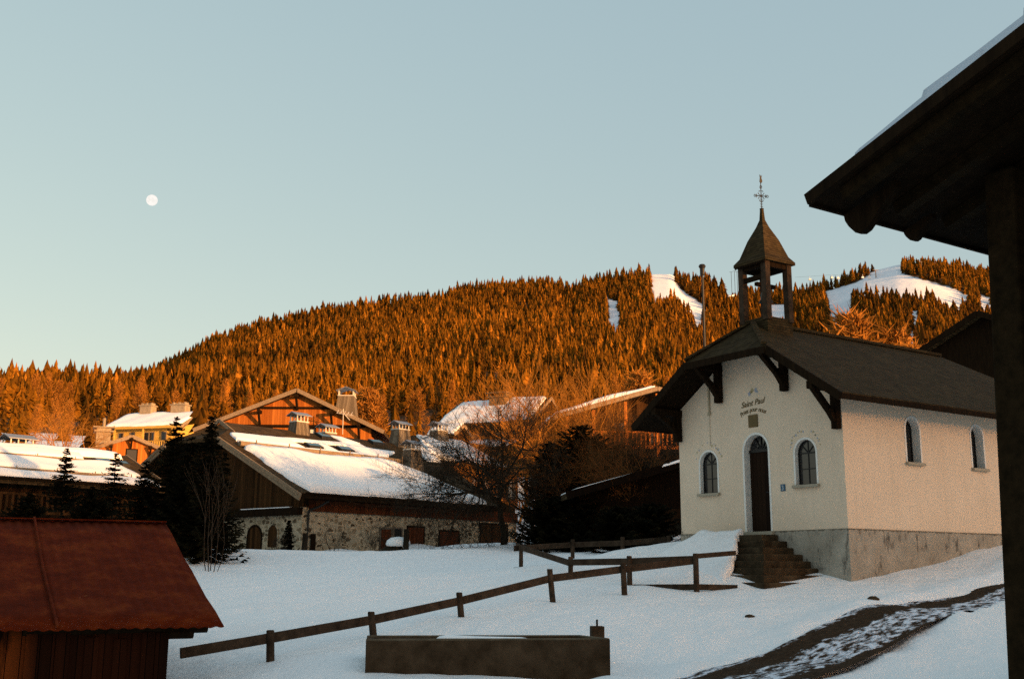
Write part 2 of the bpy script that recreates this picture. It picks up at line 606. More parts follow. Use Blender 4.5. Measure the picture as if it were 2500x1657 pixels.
CTRL += [(0, 0, 0.0), (-6, 3, -0.4), (6, 4, 0.1), (0, -12, 0.0), (-14, -6, -0.6), (14, -6, 0.3), (-9, 14, -1.0), (-12, 24, -0.6), (-24, 20, -0.8), (-30, 45, 1.0), (-22, 52, 1.6),
         (14, 12, 1.3), (20, 24, 2.4), (24, 40, 4.2), (14, 44, 4.0), (4, 52, 3.2), (-40, 10, -1), (40, 10, 3.5), (30, -12, 2.0),
         (-30, 75, 6.0), (-12, 82, 6.0), (6, 80, 5.6), (24, 75, 7.5), (-48, 110, 10.5), (-20, 112, 11.0), (8, 112, 11.5), (40, 112, 12.5), (-60, 80, 5), (60, 80, 9), (-60, 30, 0), (60, 30, 6)]
_C = np.array(CTRL)


def _tps(d):
    return np.where(d > 1e-9, d * d * np.log(np.maximum(d, 1e-9)), 0.0)


_n = len(_C)
_A = np.zeros((_n + 3, _n + 3))
_d = np.hypot(_C[:, None, 0] - _C[None, :, 0], _C[:, None, 1] - _C[None, :, 1])
_A[:_n, :_n] = _tps(_d) + np.eye(_n) * 0.6
_A[:_n, _n] = 1
_A[:_n, _n + 1:] = _C[:, :2]
_A[_n:, :_n] = _A[:_n, _n:].T
_w = np.linalg.solve(_A, np.concatenate([_C[:, 2], np.zeros(3)]))

SKY_PX = [(-700, 965), (-400, 960), (0, 943), (200, 928), (330, 924), (420, 890), (520, 838), (640, 803), (800, 772), (1000, 731), (1200, 706), (1340, 696),
          (1400, 710), (1450, 693), (1560, 682), (1585, 668), (1640, 668), (1670, 690), (1720, 700), (1800, 724), (1850, 727), (1960, 722), (2050, 698), (2100, 668),
          (2190, 645), (2230, 642), (2300, 648), (2400, 668), (2500, 690), (2900, 720), (3300, 760)]


def az_e(x, y):
    d = ray(x, y)
    return math.atan2(d[0], d[1]), d[2] / math.hypot(d[0], d[1])


_sky = np.array([az_e(*q) for q in SKY_PX])
R0, R1, RS = 120.0, 370.0, 1200.0


def smooth(a, b, x):
    t_ = np.clip((x - a) / (b - a), 0, 1)
    return t_ * t_ * (3 - 2 * t_)


def hill_z(r, az):
    es = np.interp(az, _sky[:, 0], _sky[:, 1], left=0.10, right=0.14)
    e0, e1 = 0.088, 0.121
    u = np.clip((r - R1) / (RS - R1), 0, 1)
    e = np.where(r < R1, e0 + (e1 - e0) * np.clip((r - R0) / (R1 - R0), -0.3, 1), e1 + (es - e1) * u ** 0.9)
    z = np.minimum(r, RS) * e - np.maximum(r - RS, 0) * 0.25
    w = smooth(420, 620, r) * (1 - smooth(1000, 1180, r))
    z = z + w * 9.0 * vnoise(r * np.sin(az) / 95.0, r * np.cos(az) / 95.0, 5)
    front = 1 - smooth(0.75, 1.15, np.abs(az))
    return EYE[2] + z * front - 2.0 * (1 - front)


def terrain(x, y):
    x = np.asarray(x, dtype=float)
    y = np.asarray(y, dtype=float)
    r = np.hypot(x, y)
    az = np.arctan2(x, y)
    xc, yc = x * np.minimum(1, 118 / np.maximum(r, 1e-6)), y * np.minimum(1, 118 / np.maximum(r, 1e-6))
    z = np.full(x.shape, _w[_n]) + _w[_n + 1] * xc + _w[_n + 2] * yc
    for i in range(_n):
        z = z + _w[i] * _tps(np.hypot(xc - _C[i, 0], yc - _C[i, 1]))
    back = smooth(-10, -45, y)
    z = z * (1 - back) + (-1.0) * back
    zz = hill_z(r, az)
    b = smooth(95, 140, r)
    z = z * (1 - b) + zz * b
    # unseen spur added behind and to the right, shaped to shade the village
    u = x * sx - y * -sy if False else x * sx + y * sy
    v = -x * sy + y * sx
    crest = SHADE_RIDGE_Z + 1.1 * vnoise(v / 22.0, v * 0 + 0.3, 8)
    bump_ = smooth(95, 170, u) * (1 - smooth(185, 290, u))
    z = z * (1 - bump_) + np.maximum(crest, z) * bump_
    return z


SHADE_RIDGE_Z = 26.1

# ---- the road: its chapel-side edge, in plan
ROAD_A = [(at(x, y, D)[0], at(x, y, D)[1]) for x, y, D in ((1500, 1690, 16.0), (1620, 1652, 17.4), (1800, 1597, 18.4), (1950, 1545, 19.6), (2130, 1480, 21.9), (2300, 1440, 24.0), (2440, 1416, 25.6), (2600, 1385, 28.5))]
ROAD_B = [(at(x, y, D)[0], at(x, y, D)[1]) for x, y, D in ((1600, 1760, 13.6), (1930, 1668, 16.0), (2000, 1630, 16.9), (2090, 1592, 17.9), (2260, 1532, 20.0), (2360, 1503, 21.4), (2450, 1477, 22.8), (2650, 1430, 25.5))]


def polyline_resample(P, n):
    P = np.array(P)
    s_ = np.concatenate([[0], np.cumsum(np.hypot(*np.diff(P, axis=0).T))])
    q = np.linspace(0, s_[-1], n)
    return np.stack([np.interp(q, s_, P[:, 0]), np.interp(q, s_, P[:, 1])], 1)


RA, RB = polyline_resample(ROAD_A, 90), polyline_resample(ROAD_B, 90)
_roadpoly = np.concatenate([RA, RB[::-1]])


def inpoly(px, py, poly):
    poly = np.asarray(poly)
    res = np.zeros(np.shape(px), bool)
    j = len(poly) - 1
    for i in range(len(poly)):
        xi, yi = poly[i]
        xj, yj = poly[j]
        c = ((yi > py) != (yj > py)) & (px < (xj - xi) * (py - yi) / (yj - yi + 1e-12) + xi)
        res ^= c
        j = i
    return res


def poly_dist(px, py, P):
    d = np.full(np.shape(px), 1e9)
    for a, b in zip(P[:-1], P[1:]):
        ab = b - a
        t_ = np.clip(((px - a[0]) * ab[0] + (py - a[1]) * ab[1]) / (ab @ ab), 0, 1)
        d = np.minimum(d, np.hypot(px - a[0] - t_ * ab[0], py - a[1] - t_ * ab[1]))
    return d


def ground_z(x, y):
    """snow surface incl. bumps and the cleared road"""
    x = np.asarray(x, dtype=float)
    y = np.asarray(y, dtype=float)
    z = terrain(x, y)
    r = np.hypot(x, y)
    near = 1 - smooth(60, 100, r)
    z = z + near * (0.11 * vnoise(x / 2.4, y / 2.4, 12) + 0.07 * vnoise(x / 1.2, y / 1.2, 1) + 0.03 * vnoise(x / 0.4, y / 0.4, 2) + 0.012 * vnoise(x / 0.15, y / 0.15, 4))
    # little drifts along the foot of the stone house
    d = poly_dist(x, y, HOUSE_FOOT)
    z = z + 0.34 * np.exp(-(d / 1.4) ** 2) * (0.3 + np.maximum(vnoise(x / 0.9, y / 0.9, 3), -0.4))
    ins = inpoly(x, y, _roadpoly)
    dA, dB = poly_dist(x, y, RA), poly_dist(x, y, RB)
    dd = np.minimum(dA, dB)
    bank = np.where(dA < dB, 0.16, 0.05) * np.exp(-((dd - 0.35) / 0.4) ** 2) * (0.7 + 0.5 * vnoise(x / 0.45, y / 0.45, 6))
    rough = 0.05 * vnoise(x / 0.22, y / 0.22, 7) * np.exp(-(dd / 0.8) ** 2)
    z = np.where(ins, z - 0.08 * smooth(0.0, 0.22, dd), z + np.maximum(bank, 0) + rough)
    return z


HOUSE_FOOT = np.array([at(640, 1350, 54.6)[:2], at(734, 1350, 54.4)[:2], at(1270, 1336, 68)[:2]])


def gz(x, y):
    return float(ground_z(np.array([x]), np.array([y]))[0])


# piste outlines: (azimuth, elevation slope)
PISTES = [[az_e(*q) for q in P] for P in (
    [(1583, 655), (1645, 655), (1650, 690), (1668, 712), (1715, 742), (1717, 812), (1698, 815), (1682, 756), (1650, 738), (1636, 728), (1618, 745), (1602, 742), (1592, 720)],
    [(1478, 725), (1510, 738), (1514, 830), (1492, 832)],
    [(2015, 712), (2090, 690), (2125, 668), (2160, 640), (2200, 640), (2202, 668), (2260, 685), (2330, 705), (2372, 726), (2345, 775), (2322, 775), (2280, 731), (2082, 728), (2082, 812), (2050, 850), (2030, 790)],
    [(2222, 760), (2245, 760), (2242, 830), (2228, 830)],
    [(2218, 815), (2236, 815), (2236, 890), (2220, 890)],
    [(2390, 722), (2420, 724), (2420, 770), (2392, 770)],
    [(1770, 700), (1812, 712), (1812, 740), (1770, 735)],
    [(1875, 745), (1930, 742), (1926, 800), (1886, 805)],
)]


def grid_patch(name, az, rr, parent=None, mat='snow', extra=None):
    A, R = np.meshgrid(az, rr, indexing='ij')
    X, Y = R * np.sin(A), R * np.cos(A)
    Z = ground_z(X.ravel(), Y.ravel())
    V = np.stack([X.ravel(), Y.ravel(), Z], 1)
    na, nr = len(az), len(rr)
    i, j = np.meshgrid(np.arange(na - 1), np.arange(nr - 1), indexing='ij')
    a = (i * nr + j).ravel()
    Fq = np.stack([a, a + nr, a + nr + 1, a + 1], 1)[:, ::-1]
    attrs = {}
    if extra is not None:
        attrs = extra(A.ravel(), R.ravel(), Z)
    me = mesh_np(name, V, Fq, mat, True, attrs)
    o = bpy.data.objects.new(name, me)
    col.objects.link(o)
    return o


rad = np.radians
az_all = np.unique(np.concatenate([rad(np.arange(-180, -34, 4.0)), rad(np.arange(-34, 34.01, 0.2)), rad(np.arange(36, 180.1, 4.0))]))
r_near = np.unique(np.concatenate([np.geomspace(0.3, 11, 24), np.arange(11, 34, 0.14), np.arange(34, 75, 0.5), np.arange(75, 150.1, 2.5)]))
ground = grid_patch('ground', az_all, r_near)
tag(ground, 'snow covered meadow and yard in blue shade', 'ground', kind='structure')
r_far = np.concatenate([np.arange(150, 620, 8.0), np.arange(620, 1260, 8.0), np.array([1300, 1400, 1600, 2000, 2600, 3500])])


def hill_attr(A, R, Z):
    e = (Z - EYE[2]) / R
    sn = np.zeros(len(A))
    for P in PISTES:
        sn = np.maximum(sn, inpoly(A, e, P).astype(float))
    sn = np.maximum(sn, (R < 300).astype(float))
    sn = np.maximum(sn, (np.abs(A) > 0.75).astype(float))
    return {'snow': sn}


hills = grid_patch('hills', az_all, r_far, mat='hillside', extra=hill_attr)
tag(hills, 'wooded hillside with cleared ski pistes', 'hill', kind='structure')


# road sheet, laid 4 mm to 2 cm over the cleared strip
def make_road():
    nA, nC = 90, 26
    me_v = []
    P = 0
    for i in range(nA):
        for j in range(nC):
            f = -0.03 + 1.06 * j / (nC - 1)
            p = RA[i] * (1 - f) + RB[i] * f
            me_v.append((p[0], p[1]))
    me_v = np.array(me_v)
    z = terrain(me_v[:, 0], me_v[:, 1]) + 0.07 * vnoise(me_v[:, 0] / 1.2, me_v[:, 1] / 1.2, 1) + 0.03 * vnoise(me_v[:, 0] / 0.4, me_v[:, 1] / 0.4, 2) - 0.035 + 0.012 * vnoise(me_v[:, 0] / 0.18, me_v[:, 1] / 0.18, 14)
    d = np.array([RA[-1] - RA[0]])[0]
    ang = math.atan2(d[1], d[0])
    o3 = np.array([RA[0][0], RA[0][1], 0.0])
    ca, sa = math.cos(ang), math.sin(ang)
    rel = me_v - RA[0]
    # local x along the road, local y across measured from edge A
    lx = rel[:, 0] * ca + rel[:, 1] * sa
    ly = rel[:, 0] * sa - rel[:, 1] * ca
    V = np.stack([lx, -ly, z], 1)
    i, j = np.meshgrid(np.arange(nA - 1), np.arange(nC - 1), indexing='ij')
    a = (i * nC + j).ravel()
    Fq = np.stack([a, a + nC, a + nC + 1, a + 1], 1)[:, ::-1]
    me = mesh_np('road', V, Fq, 'road_surface', True)
    # flip across axis in material space: y positive towards edge B
    o = bpy.data.objects.new('road', me)
    col.objects.link(o)
    o.location = (RA[0][0], RA[0][1], 0)
    o.rotation_euler = (0, 0, ang)
    tag(o, 'narrow dark road with patches of packed snow and two tyre tracks', 'road', kind='structure')


make_road()

# moon
mp = at(371, 489, 4000)
m = MB()
mo = MB().lathe([(21 * math.sin(math.pi * k / 16) + 0.01, -21 * math.cos(math.pi * k / 16)) for k in range(17)], n=24).build('moon', 'moon_surface', None, True)
mo.location = tuple(mp)
tag(mo, 'pale nearly full moon in the clear evening sky', 'moon')


# ------------------------------------------------------------------ building helpers
from mathutils.geometry import delaunay_2d_cdt


def arch(u0, u1, v0, v1, n=10):
    """rectangle with a round top, counter-clockwise"""
    r = (u1 - u0) / 2
    c = (u0 + u1) / 2
    pts = [(u0, v0), (u1, v0)]
    for k in range(n + 1):
        a = math.pi * k / n
        pts.append((c + r * math.cos(a), v1 - r + r * math.sin(a)))
    return pts


def rect(u0, u1, v0, v1):
    return [(u0, v0), (u1, v0), (u1, v1), (u0, v1)]


def wall_holes(mb, outline, holes, fn, depth=0.25):
    pts, edges, loops = [], [], []
    for L in [outline] + holes:
        o = len(pts)
        pts += [Vector(p) for p in L]
        edges += [(o + i, o + (i + 1) % len(L)) for i in range(len(L))]
    V, E_, Ff, *_r = delaunay_2d_cdt(pts, edges, [], 1, 1e-5)
    vs = [fn(p[0], p[1], 0) for p in V]
    fs = []
    for f in Ff:
        c = sum((V[i] for i in f), Vector((0, 0))) / len(f)
        if any(bool(inpoly(np.array([c[0]]), np.array([c[1]]), h)[0]) for h in holes):
            continue
        fs.append(tuple(f))
    mb.add(vs, fs)
    for h in holes:
        n = len(h)
        mb.add([fn(p[0], p[1], 0) for p in h] + [fn(p[0], p[1], depth) for p in h], [(i, (i + 1) % n, n + (i + 1) % n, n + i) for i in range(n)])


def ring(mb, inner, outer, fn, d0, d1):
    n = len(inner)
    vs = [fn(*p, d0) for p in inner] + [fn(*p, d0) for p in outer] + [fn(*p, d1) for p in inner] + [fn(*p, d1) for p in outer]
    fs = []
    for i in range(n):
        j = (i + 1) % n
        fs += [(i, j, n + j, n + i), (2 * n + i, 2 * n + j, 3 * n + j, 3 * n + i), (i, j, 2 * n + j, 2 * n + i), (n + i, n + j, 3 * n + j, 3 * n + i)]
    mb.add(vs, fs)


def panel(mb, poly, fn, d0, d1):
    n = len(poly)
    vs = [fn(*p, d0) for p in poly] + [fn(*p, d1) for p in poly]
    mb.add(vs, [tuple(range(n)), tuple(range(2 * n - 1, n - 1, -1))] + [(i, (i + 1) % n, n + (i + 1) % n, n + i) for i in range(n)])


def fx(x0):      # a face looking towards -x at x = x0; u = y, v = z, d goes inwards
    return lambda u, v, d: (x0 + d, u, v)


def fy(y0):      # a face looking towards -y at y = y0; u = x, v = z
    return lambda u, v, d: (u, y0 + d, v)


def fx2(x0):     # a face looking towards +x
    return lambda u, v, d: (x0 - d, u, v)


def snow_patch(mb, c00, c10, c11, c01, T=0.2, nu=26, nv=12, seed=0, wob=0.12, up=Vector((0, 0, 1))):
    """a soft slab of snow over a sloping quad: rounded rim, wandering outline, uneven top"""
    R = np.random.RandomState(seed)
    ph = R.uniform(0, 6.28, 12)

    def par(n):
        return [0, 0.006, 0.03] + [0.03 + 0.94 * k / n for k in range(1, n)] + [0.97, 0.994, 1]
    U, V = par(nu), par(nv)
    c00, c10, c11, c01 = map(Vector, (c00, c10, c11, c01))
    lu = ((c10 - c00).length + (c11 - c01).length) / 2
    lv = ((c01 - c00).length + (c11 - c10).length) / 2
    du, dv = (c10 - c00).normalized(), (c01 - c00).normalized()
    vs = []
    for i, u in enumerate(U):
        for j, v in enumerate(V):
            p = (c00 * (1 - u) + c10 * u) * (1 - v) + (c01 * (1 - u) + c11 * u) * v
            a, b = u * lu, v * lv
            wv = wob * (math.sin(a * 0.9 + ph[0]) + 0.6 * math.sin(a * 2.3 + ph[1]) + 0.4 * math.sin(a * 5.1 + ph[2]) + 0.25 * math.sin(a * 11 + ph[8]))
            wu = wob * (math.sin(b * 1.1 + ph[3]) + 0.6 * math.sin(b * 2.7 + ph[4]) + 0.4 * math.sin(b * 6 + ph[5]))
            p = p + dv * wv * (1 - 2 * v) * 0.8 + du * wu * (1 - 2 * u) * 0.8
            e = min(min(u, 1 - u) * lu, min(v, 1 - v) * lv)
            h = T * min(1.0, (e / (0.45 * T + 1e-6))) ** 0.5 if e > 0 else -0.05
            h *= 1 + 0.16 * math.sin(a * 0.7 + b * 0.9 + ph[6]) + 0.1 * math.sin(a * 1.9 - b * 1.3 + ph[7]) if e > 0 else 1
            vs.append(p + up * h)
    nV = len(V)
    fs = [(i * nV + j, (i + 1) * nV + j, (i + 1) * nV + j + 1, i * nV + j + 1) for i in range(len(U) - 1) for j in range(nV - 1)]
    return mb.add(vs, fs)


def font_mesh(text, size, shear=0.0):
    cu = bpy.data.curves.new('txt', 'FONT')
    cu.body = text
    cu.size = size
    cu.shear = shear
    cu.extrude = 0.003
    cu.offset = size * 0.012
    cu.align_x = 'CENTER'
    o = bpy.data.objects.new('txt', cu)
    col.objects.link(o)
    dg = bpy.context.evaluated_depsgraph_get()
    dg.update()
    me = o.evaluated_get(dg).to_mesh()
    vs = [v.co.copy() for v in me.vertices]
    fs = [tuple(p.vertices) for p in me.polygons]
    o.evaluated_get(dg).to_mesh_clear()
    bpy.data.objects.remove(o)
    bpy.data.curves.remove(cu)
    return vs, fs


# ------------------------------------------------------------------ chapel
CH_P = at(2071, 1289, 26.5)


def chapel():
    C = thing('chapel', 'small white chapel with arched brown door and open wooden belfry', 'chapel', CH_P, 34.0)
    W_, LX = 5.76, 8.5
    ym = W_ / 2
    zr, ze, k = 5.52, 3.08, 0.665
    zu = lambda y: ze + k * (min(y, W_ - y) + 0.8) - 0.19
    door = arch(2.42, 3.26, 0.0, 2.50)
    winR = arch(0.86, 1.52, 1.10, 2.22)
    winL = arch(4.27, 4.93, 1.07, 2.20)
    w1, w2, w3 = arch(2.40, 2.95, 1.70, 2.84), arch(5.15, 5.68, 1.70, 2.84), arch(7.5, 8.03, 1.70, 2.84)
    wall = MB()
    wall_holes(wall, [(0, 0), (W_, 0), (W_, zu(W_)), (ym, zr - 0.25), (0, zu(0))], [door, winR, winL], fx(0), 0.24)
    wall_holes(wall, [(0, 0), (LX, 0), (LX, zu(0)), (0, zu(0))], [w1, w2, w3], fy(0), 0.30)
    wall.add([(0, W_, 0), (LX, W_, 0), (LX, W_, zu(W_)), (0, W_, zu(W_))], [(0, 1, 2, 3)])
    wall.add([(LX, 0, 0), (LX, W_, 0), (LX, W_, zu(W_)), (LX, ym, zr - 0.25), (LX, 0, zu(0))], [(0, 1, 2, 3, 4)])
    wall.build('wall', 'cream_plaster', C)
    MB().box((-0.02, -0.02, -2.6), (LX + 0.02, W_ + 0.02, 0.0)).build('plinth', 'plinth_render', C)
    # roof
    x0, x1, ya, yb = -1.0, 9.5, 1.45, W_ - 1.45
    zh = ze + k * (1.45 + 0.8)
    r = MB()
    so = MB()
    for mbx, off, th in ((r, 0, 0.09), (so, -0.094, 0.06)):
        o = Vector((0, 0, off))
        P = lambda *q: Vector(q) + o
        d = (0, 0, -th)
        mbx.prism([P(x0, -0.8, ze), P(x1, -0.8, ze), P(x1, ya, zh), P(8.2, ym, zr), P(0.1, ym, zr), P(x0, ya, zh)], d)
        mbx.prism([P(x0, W_ + 0.8, ze), P(x0, yb, zh), P(0.1, ym, zr), P(8.2, ym, zr), P(x1, yb, zh), P(x1, W_ + 0.8, ze)], d)
        mbx.prism([P(x0 - 0.05, ya - 0.08, zh - 0.06), P(0.1, ym, zr + 0.01), P(x0 - 0.05, yb + 0.08, zh - 0.06)], d)
        mbx.prism([P(x1, ya, zh), P(x1, yb, zh), P(8.2, ym, zr)], d)
    rf = r.build('roof', 'chapel_shingle', C)
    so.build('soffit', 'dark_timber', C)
    rc = MB()
    rc.bar((1.2, ym, zr + 0.03), (8.25, ym, zr + 0.03), 0.16, 0.08)
    for yy in (ya, yb):
        rc.bar((x0 - 0.05, yy + (0.02 if yy > ym else -0.02), zh + 0.02), (0.1, ym, zr + 0.04), 0.14, 0.06)
    rc.build('ridge_cap', 'chapel_shingle', rf)
    bb = MB()
    for sg in (0, 1):
        Y = lambda y: y if not sg else W_ - y
        bb.bar((x0 - 0.02, Y(-0.82), ze - 0.12), (x0 - 0.02, Y(ya), zh - 0.12), 0.05, 0.20)
        bb.bar((x0 - 0.02, Y(-0.80), ze - 0.10), (x1, Y(-0.80), ze - 0.10), 0.05, 0.13)
    bb.bar((x0 - 0.055, ya - 0.05, zh - 0.16), (x0 - 0.055, yb + 0.05, zh - 0.16), 0.05, 0.18)
    bb.build('barge_board', 'dark_timber', C)
    # a streak of old snow on the half-hip
    sn = MB()
    for q in range(5):
        f = 0.50 + q * 0.05
        a_ = Vector((x0 + 0.15, yb - 0.25 - q * 0.11, zh - 0.02)) + Vector((1.1, 0, 0.94)) * 0.03
        b_ = a_ + Vector((0.62, -0.42, 0.56))
        sn.bar(a_ + Vector((0, 0, 0.10)), b_ + Vector((0, 0, 0.10)), 0.045, 0.02)
    sn.build('roof_snow', 'roof_snow', rf)
    # brackets
    for y, zb, zt in ((1.68, 3.49, 4.42), (4.03, 3.47, 4.42), (0.09, 2.36, 3.36), (5.68, 2.56, 3.36)):
        b = MB()
        b.box((-0.20, y - 0.09, zb), (-0.03, y + 0.09, zt + 0.1))
        b.bar((-0.14, y, zb + 0.18), (-0.42, y, zb + 0.52), 0.13, 0.15)
        b.bar((-0.38, y, zb + 0.46), (-0.92, y, zt - 0.02), 0.13, 0.15)
        b.bar((-1.02, y, zt), (0.05, y, zt), 0.17, 0.19)
        b.build('bracket', 'dark_timber', C, bevel=0.012)
    # door
    D = MB()
    panel(D, rect(2.42, 3.26, 0.0, 2.09), fx(0.20), 0, 0.06)
    do = D.build('door', 'door_brown', C)
    g = MB()
    fan = [p for p in arch(2.42, 3.26, 2.05, 2.50, 14)]
    panel(g, fan, fx(0.22), 0, 0.03)
    g.build('fanlight', 'window_glass', do)
    bars = MB()
    for q in range(1, 6):
        a = math.pi * q / 6
        bars.bar((0.20, 2.84, 2.09), (0.20, 2.84 + 0.41 * math.cos(a), 2.09 + 0.40 * math.sin(a)), 0.025, 0.025, up=(1, 0, 0))
    bars.tube([(0.20, 2.84 + 0.15 * math.cos(math.pi * q / 10), 2.09 + 0.15 * math.sin(math.pi * q / 10)) for q in range(11)], 0.014, 6)
    bars.bar((0.19, 2.42, 2.09), (0.19, 3.26, 2.09), 0.05, 0.07)
    bars.build('glazing_bar', 'iron', do)
    MB().tube([(0.16, 2.56, 1.0), (0.12, 2.56, 1.0), (0.12, 2.66, 1.0)], 0.012, 6).build('door_handle', 'iron', do)
    fr = MB()
    ring(fr, arch(2.42, 3.26, 0.0, 2.50), arch(2.36, 3.32, 0.0, 2.56), fx(0), 0.0, -0.012)
    rv = arch(2.422, 3.258, 0.0, 2.498)
    n = len(rv)
    fr.add([fx(0)(*p, 0.0) for p in rv] + [fx(0)(*p, 0.20) for p in rv], [(i, i + 1, n + i + 1, n + i) for i in range(1, n - 1)] + [(n - 1, 0, n, 2 * n - 1)])
    fr.build('door_surround', 'white_trim', C)
    MB().box((-0.12, 2.3, -0.09), (0.24, 3.38, -0.002)).build('door_sill', 'sill_stone', C)

    def window(loop, inner, fn, depth, sillu, sillz, cross=True, mir=0):
        (u0, _a), (u1, v0) = loop[0], loop[1]
        v1 = max(p[1] for p in loop)
        w = MB()
        ring(w, loop, arch(u0 - 0.055, u1 + 0.055, v0, v1 + 0.055), fn, 0.0, -0.012)
        rv_ = arch(u0 + 0.002, u1 - 0.002, v0, v1 - 0.002)
        m_ = len(rv_)
        w.add([fn(*p, 0.0) for p in rv_] + [fn(*p, depth) for p in rv_], [(i, i + 1, m_ + i + 1, m_ + i) for i in range(1, m_ - 1)] + [(m_ - 1, 0, m_, 2 * m_ - 1)])
        wo = w.build('window', 'white_trim', C)
        gl = MB()
        panel(gl, loop, fn, depth - 0.04, depth)
        gl.build('pane', 'window_glass', wo)
        br = MB()
        c_ = (u0 + u1) / 2
        R_ = (u1 - u0) / 2
        dd = depth - 0.05
        br.bar(fn(c_, v0, dd), fn(c_, v1, dd), 0.022, 0.022, up=(0.3, 0.3, 1))
        br.bar(fn(u0, v1 - R_, dd), fn(u1, v1 - R_, dd), 0.03, 0.03)
        br.bar(fn(u0, (v0 + v1 - R_) / 2, dd), fn(u1, (v0 + v1 - R_) / 2, dd), 0.022, 0.022)
        for a in (0.25, 0.75):
            br.bar(fn(c_, v1 - R_, dd), fn(c_ + R_ * math.cos(a * math.pi), v1 - R_ + R_ * math.sin(a * math.pi), dd), 0.02, 0.02)
        ring(br, arch(u0 + 0.035, u1 - 0.035, v0 + 0.035, v1 - 0.035), loop, fn, dd - 0.01, dd + 0.01)
        br.build('frame', 'iron', wo)
        s_ = MB()
        panel(s_, rect(u0 - 0.08, u1 + 0.08, sillz - 0.07, sillz), fn, -0.09, depth - 0.05)
        s_.build('sill', 'sill_stone', wo)
        return wo
    window(winR, None, fx(0), 0.16, None, 1.10)
    window(winL, None, fx(0), 0.16, None, 1.07)
    for w in (w1, w2, w3):
        window(w, None, fy(0), 0.28, None, 1.70)
    # writing and painted ornaments
    L = MB()
    vs, fs = font_mesh('Saint Paul', 0.215, 0.28)
    # lettering runs from +y (left) to -y (right); it climbs a little
    L.add([(-0.006 - v.z, 2.885 - v.x, 3.275 + v.y + v.x * 0.07) for v in vs], fs)
    L.build('painted_lettering', 'ochre_paint', C)
    L = MB()
    txt = 'Priez pour nous'
    wds = [font_mesh(ch, 0.165, 0.15) if ch != ' ' else None for ch in txt]
    adv = {'i': 0.038, 'r': 0.053, ' ': 0.048, 'P': 0.072, 'z': 0.058}
    tot = sum(adv.get(ch, 0.067) for ch in txt)
    s_ = -tot / 2
    for ch, wv in zip(txt, wds):
        a_ = adv.get(ch, 0.067)
        c_ = s_ + a_ / 2
        s_ += a_
        if wv is None:
            continue
        th = c_ / 0.92
        cx, cz = 0.92 * math.sin(th), 0.92 * (math.cos(th) - 1)
        L.add([(-0.006 - v.z, 2.88 - (cx + v.x * math.cos(th) + v.y * math.sin(th)), 3.115 + cz - v.x * math.sin(th) + v.y * math.cos(th)) for v in wv[0]], wv[1])
    L.build('painted_lettering', 'ochre_paint', C)
    MB().box((-0.03, 2.72, 2.70), (-0.004, 3.05, 3.03)).build('plaque', 'plaque_bronze', C, bevel=0.012)
    R = random.Random(4)
    for mat_, sel in (('faded_blue', 0), ('faded_ochre', 1)):
        g = MB()
        for (cy, cz, rad_, n_) in ((1.19, 1.93, 0.50, 22), (4.60, 1.90, 0.50, 22)):
            for q in range(n_):
                if q % 2 != sel or R.random() < 0.15:
                    continue
                a = math.radians(15 + 150 * q / (n_ - 1))
                p_ = (cy + (rad_ + R.uniform(-.03, .05)) * math.cos(a), cz + (rad_ + R.uniform(-.03, .05)) * math.sin(a))
                s0 = R.uniform(0.018, 0.032)
                panel(g, [(p_[0] + s0 * math.cos(t_), p_[1] + s0 * math.sin(t_) * R.uniform(.7, 1.2)) for t_ in np.linspace(0, 5.5, 7)], fx(0), -0.004, 0.0)
        for (cy, cz, s0, sl) in ((2.99, 3.60, 0.055, 0), (2.76, 3.67, 0.05, 0), (2.885, 3.675, 0.05, 1), (2.93, 3.64, 0.035, 1), (2.71, 3.62, 0.03, 0)):
            if sl == sel:
                panel(g, [(cy + s0 * math.cos(t_), cz + s0 * math.sin(t_) * R.uniform(.8, 1.5)) for t_ in np.linspace(0, 5.5, 9)], fx(0), -0.004, 0.0)
        g.build('painted_garland', mat_, C)
    cd = MB().tube([(-0.03, 4.49, 4.25), (-0.03, 4.49, 3.25)], 0.028, 8)
    cd.tube([(-0.02, 4.49, 3.26), (-0.02, 4.49, 2.35)], 0.006, 5)
    cd.box((-0.05, 4.44, 3.20), (0.0, 4.54, 3.27))
    cd.build('conduit', 'conduit_paint', C)
    # belfry
    cx, cy, w = 0.66, ym, 0.84
    bx = MB().box((cx - w / 2 - 0.06, cy - w / 2 - 0.06, 4.55), (cx + w / 2 + 0.06, cy + w / 2 + 0.06, 5.64)).build('belfry', 'chapel_shingle', C)
    for a in (-1, 1):
        for b in (-1, 1):
            px_, py_ = cx + a * w / 2, cy + b * w / 2
            MB().box((px_ - 0.09, py_ - 0.09, 5.55), (px_ + 0.09, py_ + 0.09, 7.2)).build('belfry_post', 'rail_timber', bx, bevel=0.012)
    fr = MB()
    for a in (-1, 1):
        fr.box((cx + a * w / 2 - 0.055, cy - w / 2 + 0.092, 7.02), (cx + a * w / 2 + 0.055, cy + w / 2 - 0.092, 7.16))
        fr.box((cx - w / 2 + 0.092, cy + a * w / 2 - 0.055, 7.02), (cx + w / 2 - 0.092, cy + a * w / 2 + 0.055, 7.16))
    fr.box((cx - w / 2 - 0.04, cy - w / 2 + 0.092, 6.70), (cx - w / 2 + 0.05, cy + w / 2 - 0.092, 6.83))
    fr.box((cx - w / 2 + 0.06, cy - 0.05, 6.58), (cx + w / 2 - 0.06, cy + 0.05, 6.68))
    fr.build('belfry_frame', 'dark_timber', bx)
    E_ = 0.565
    vs, fs = [], []
    prof = [(E_ + 0.02, 7.16), (E_ + 0.02, 7.235), (E_ - 0.10, 7.40), (0.30, 7.90), (0.13, 8.28), (0.055, 8.50), (0.035, 8.82)]
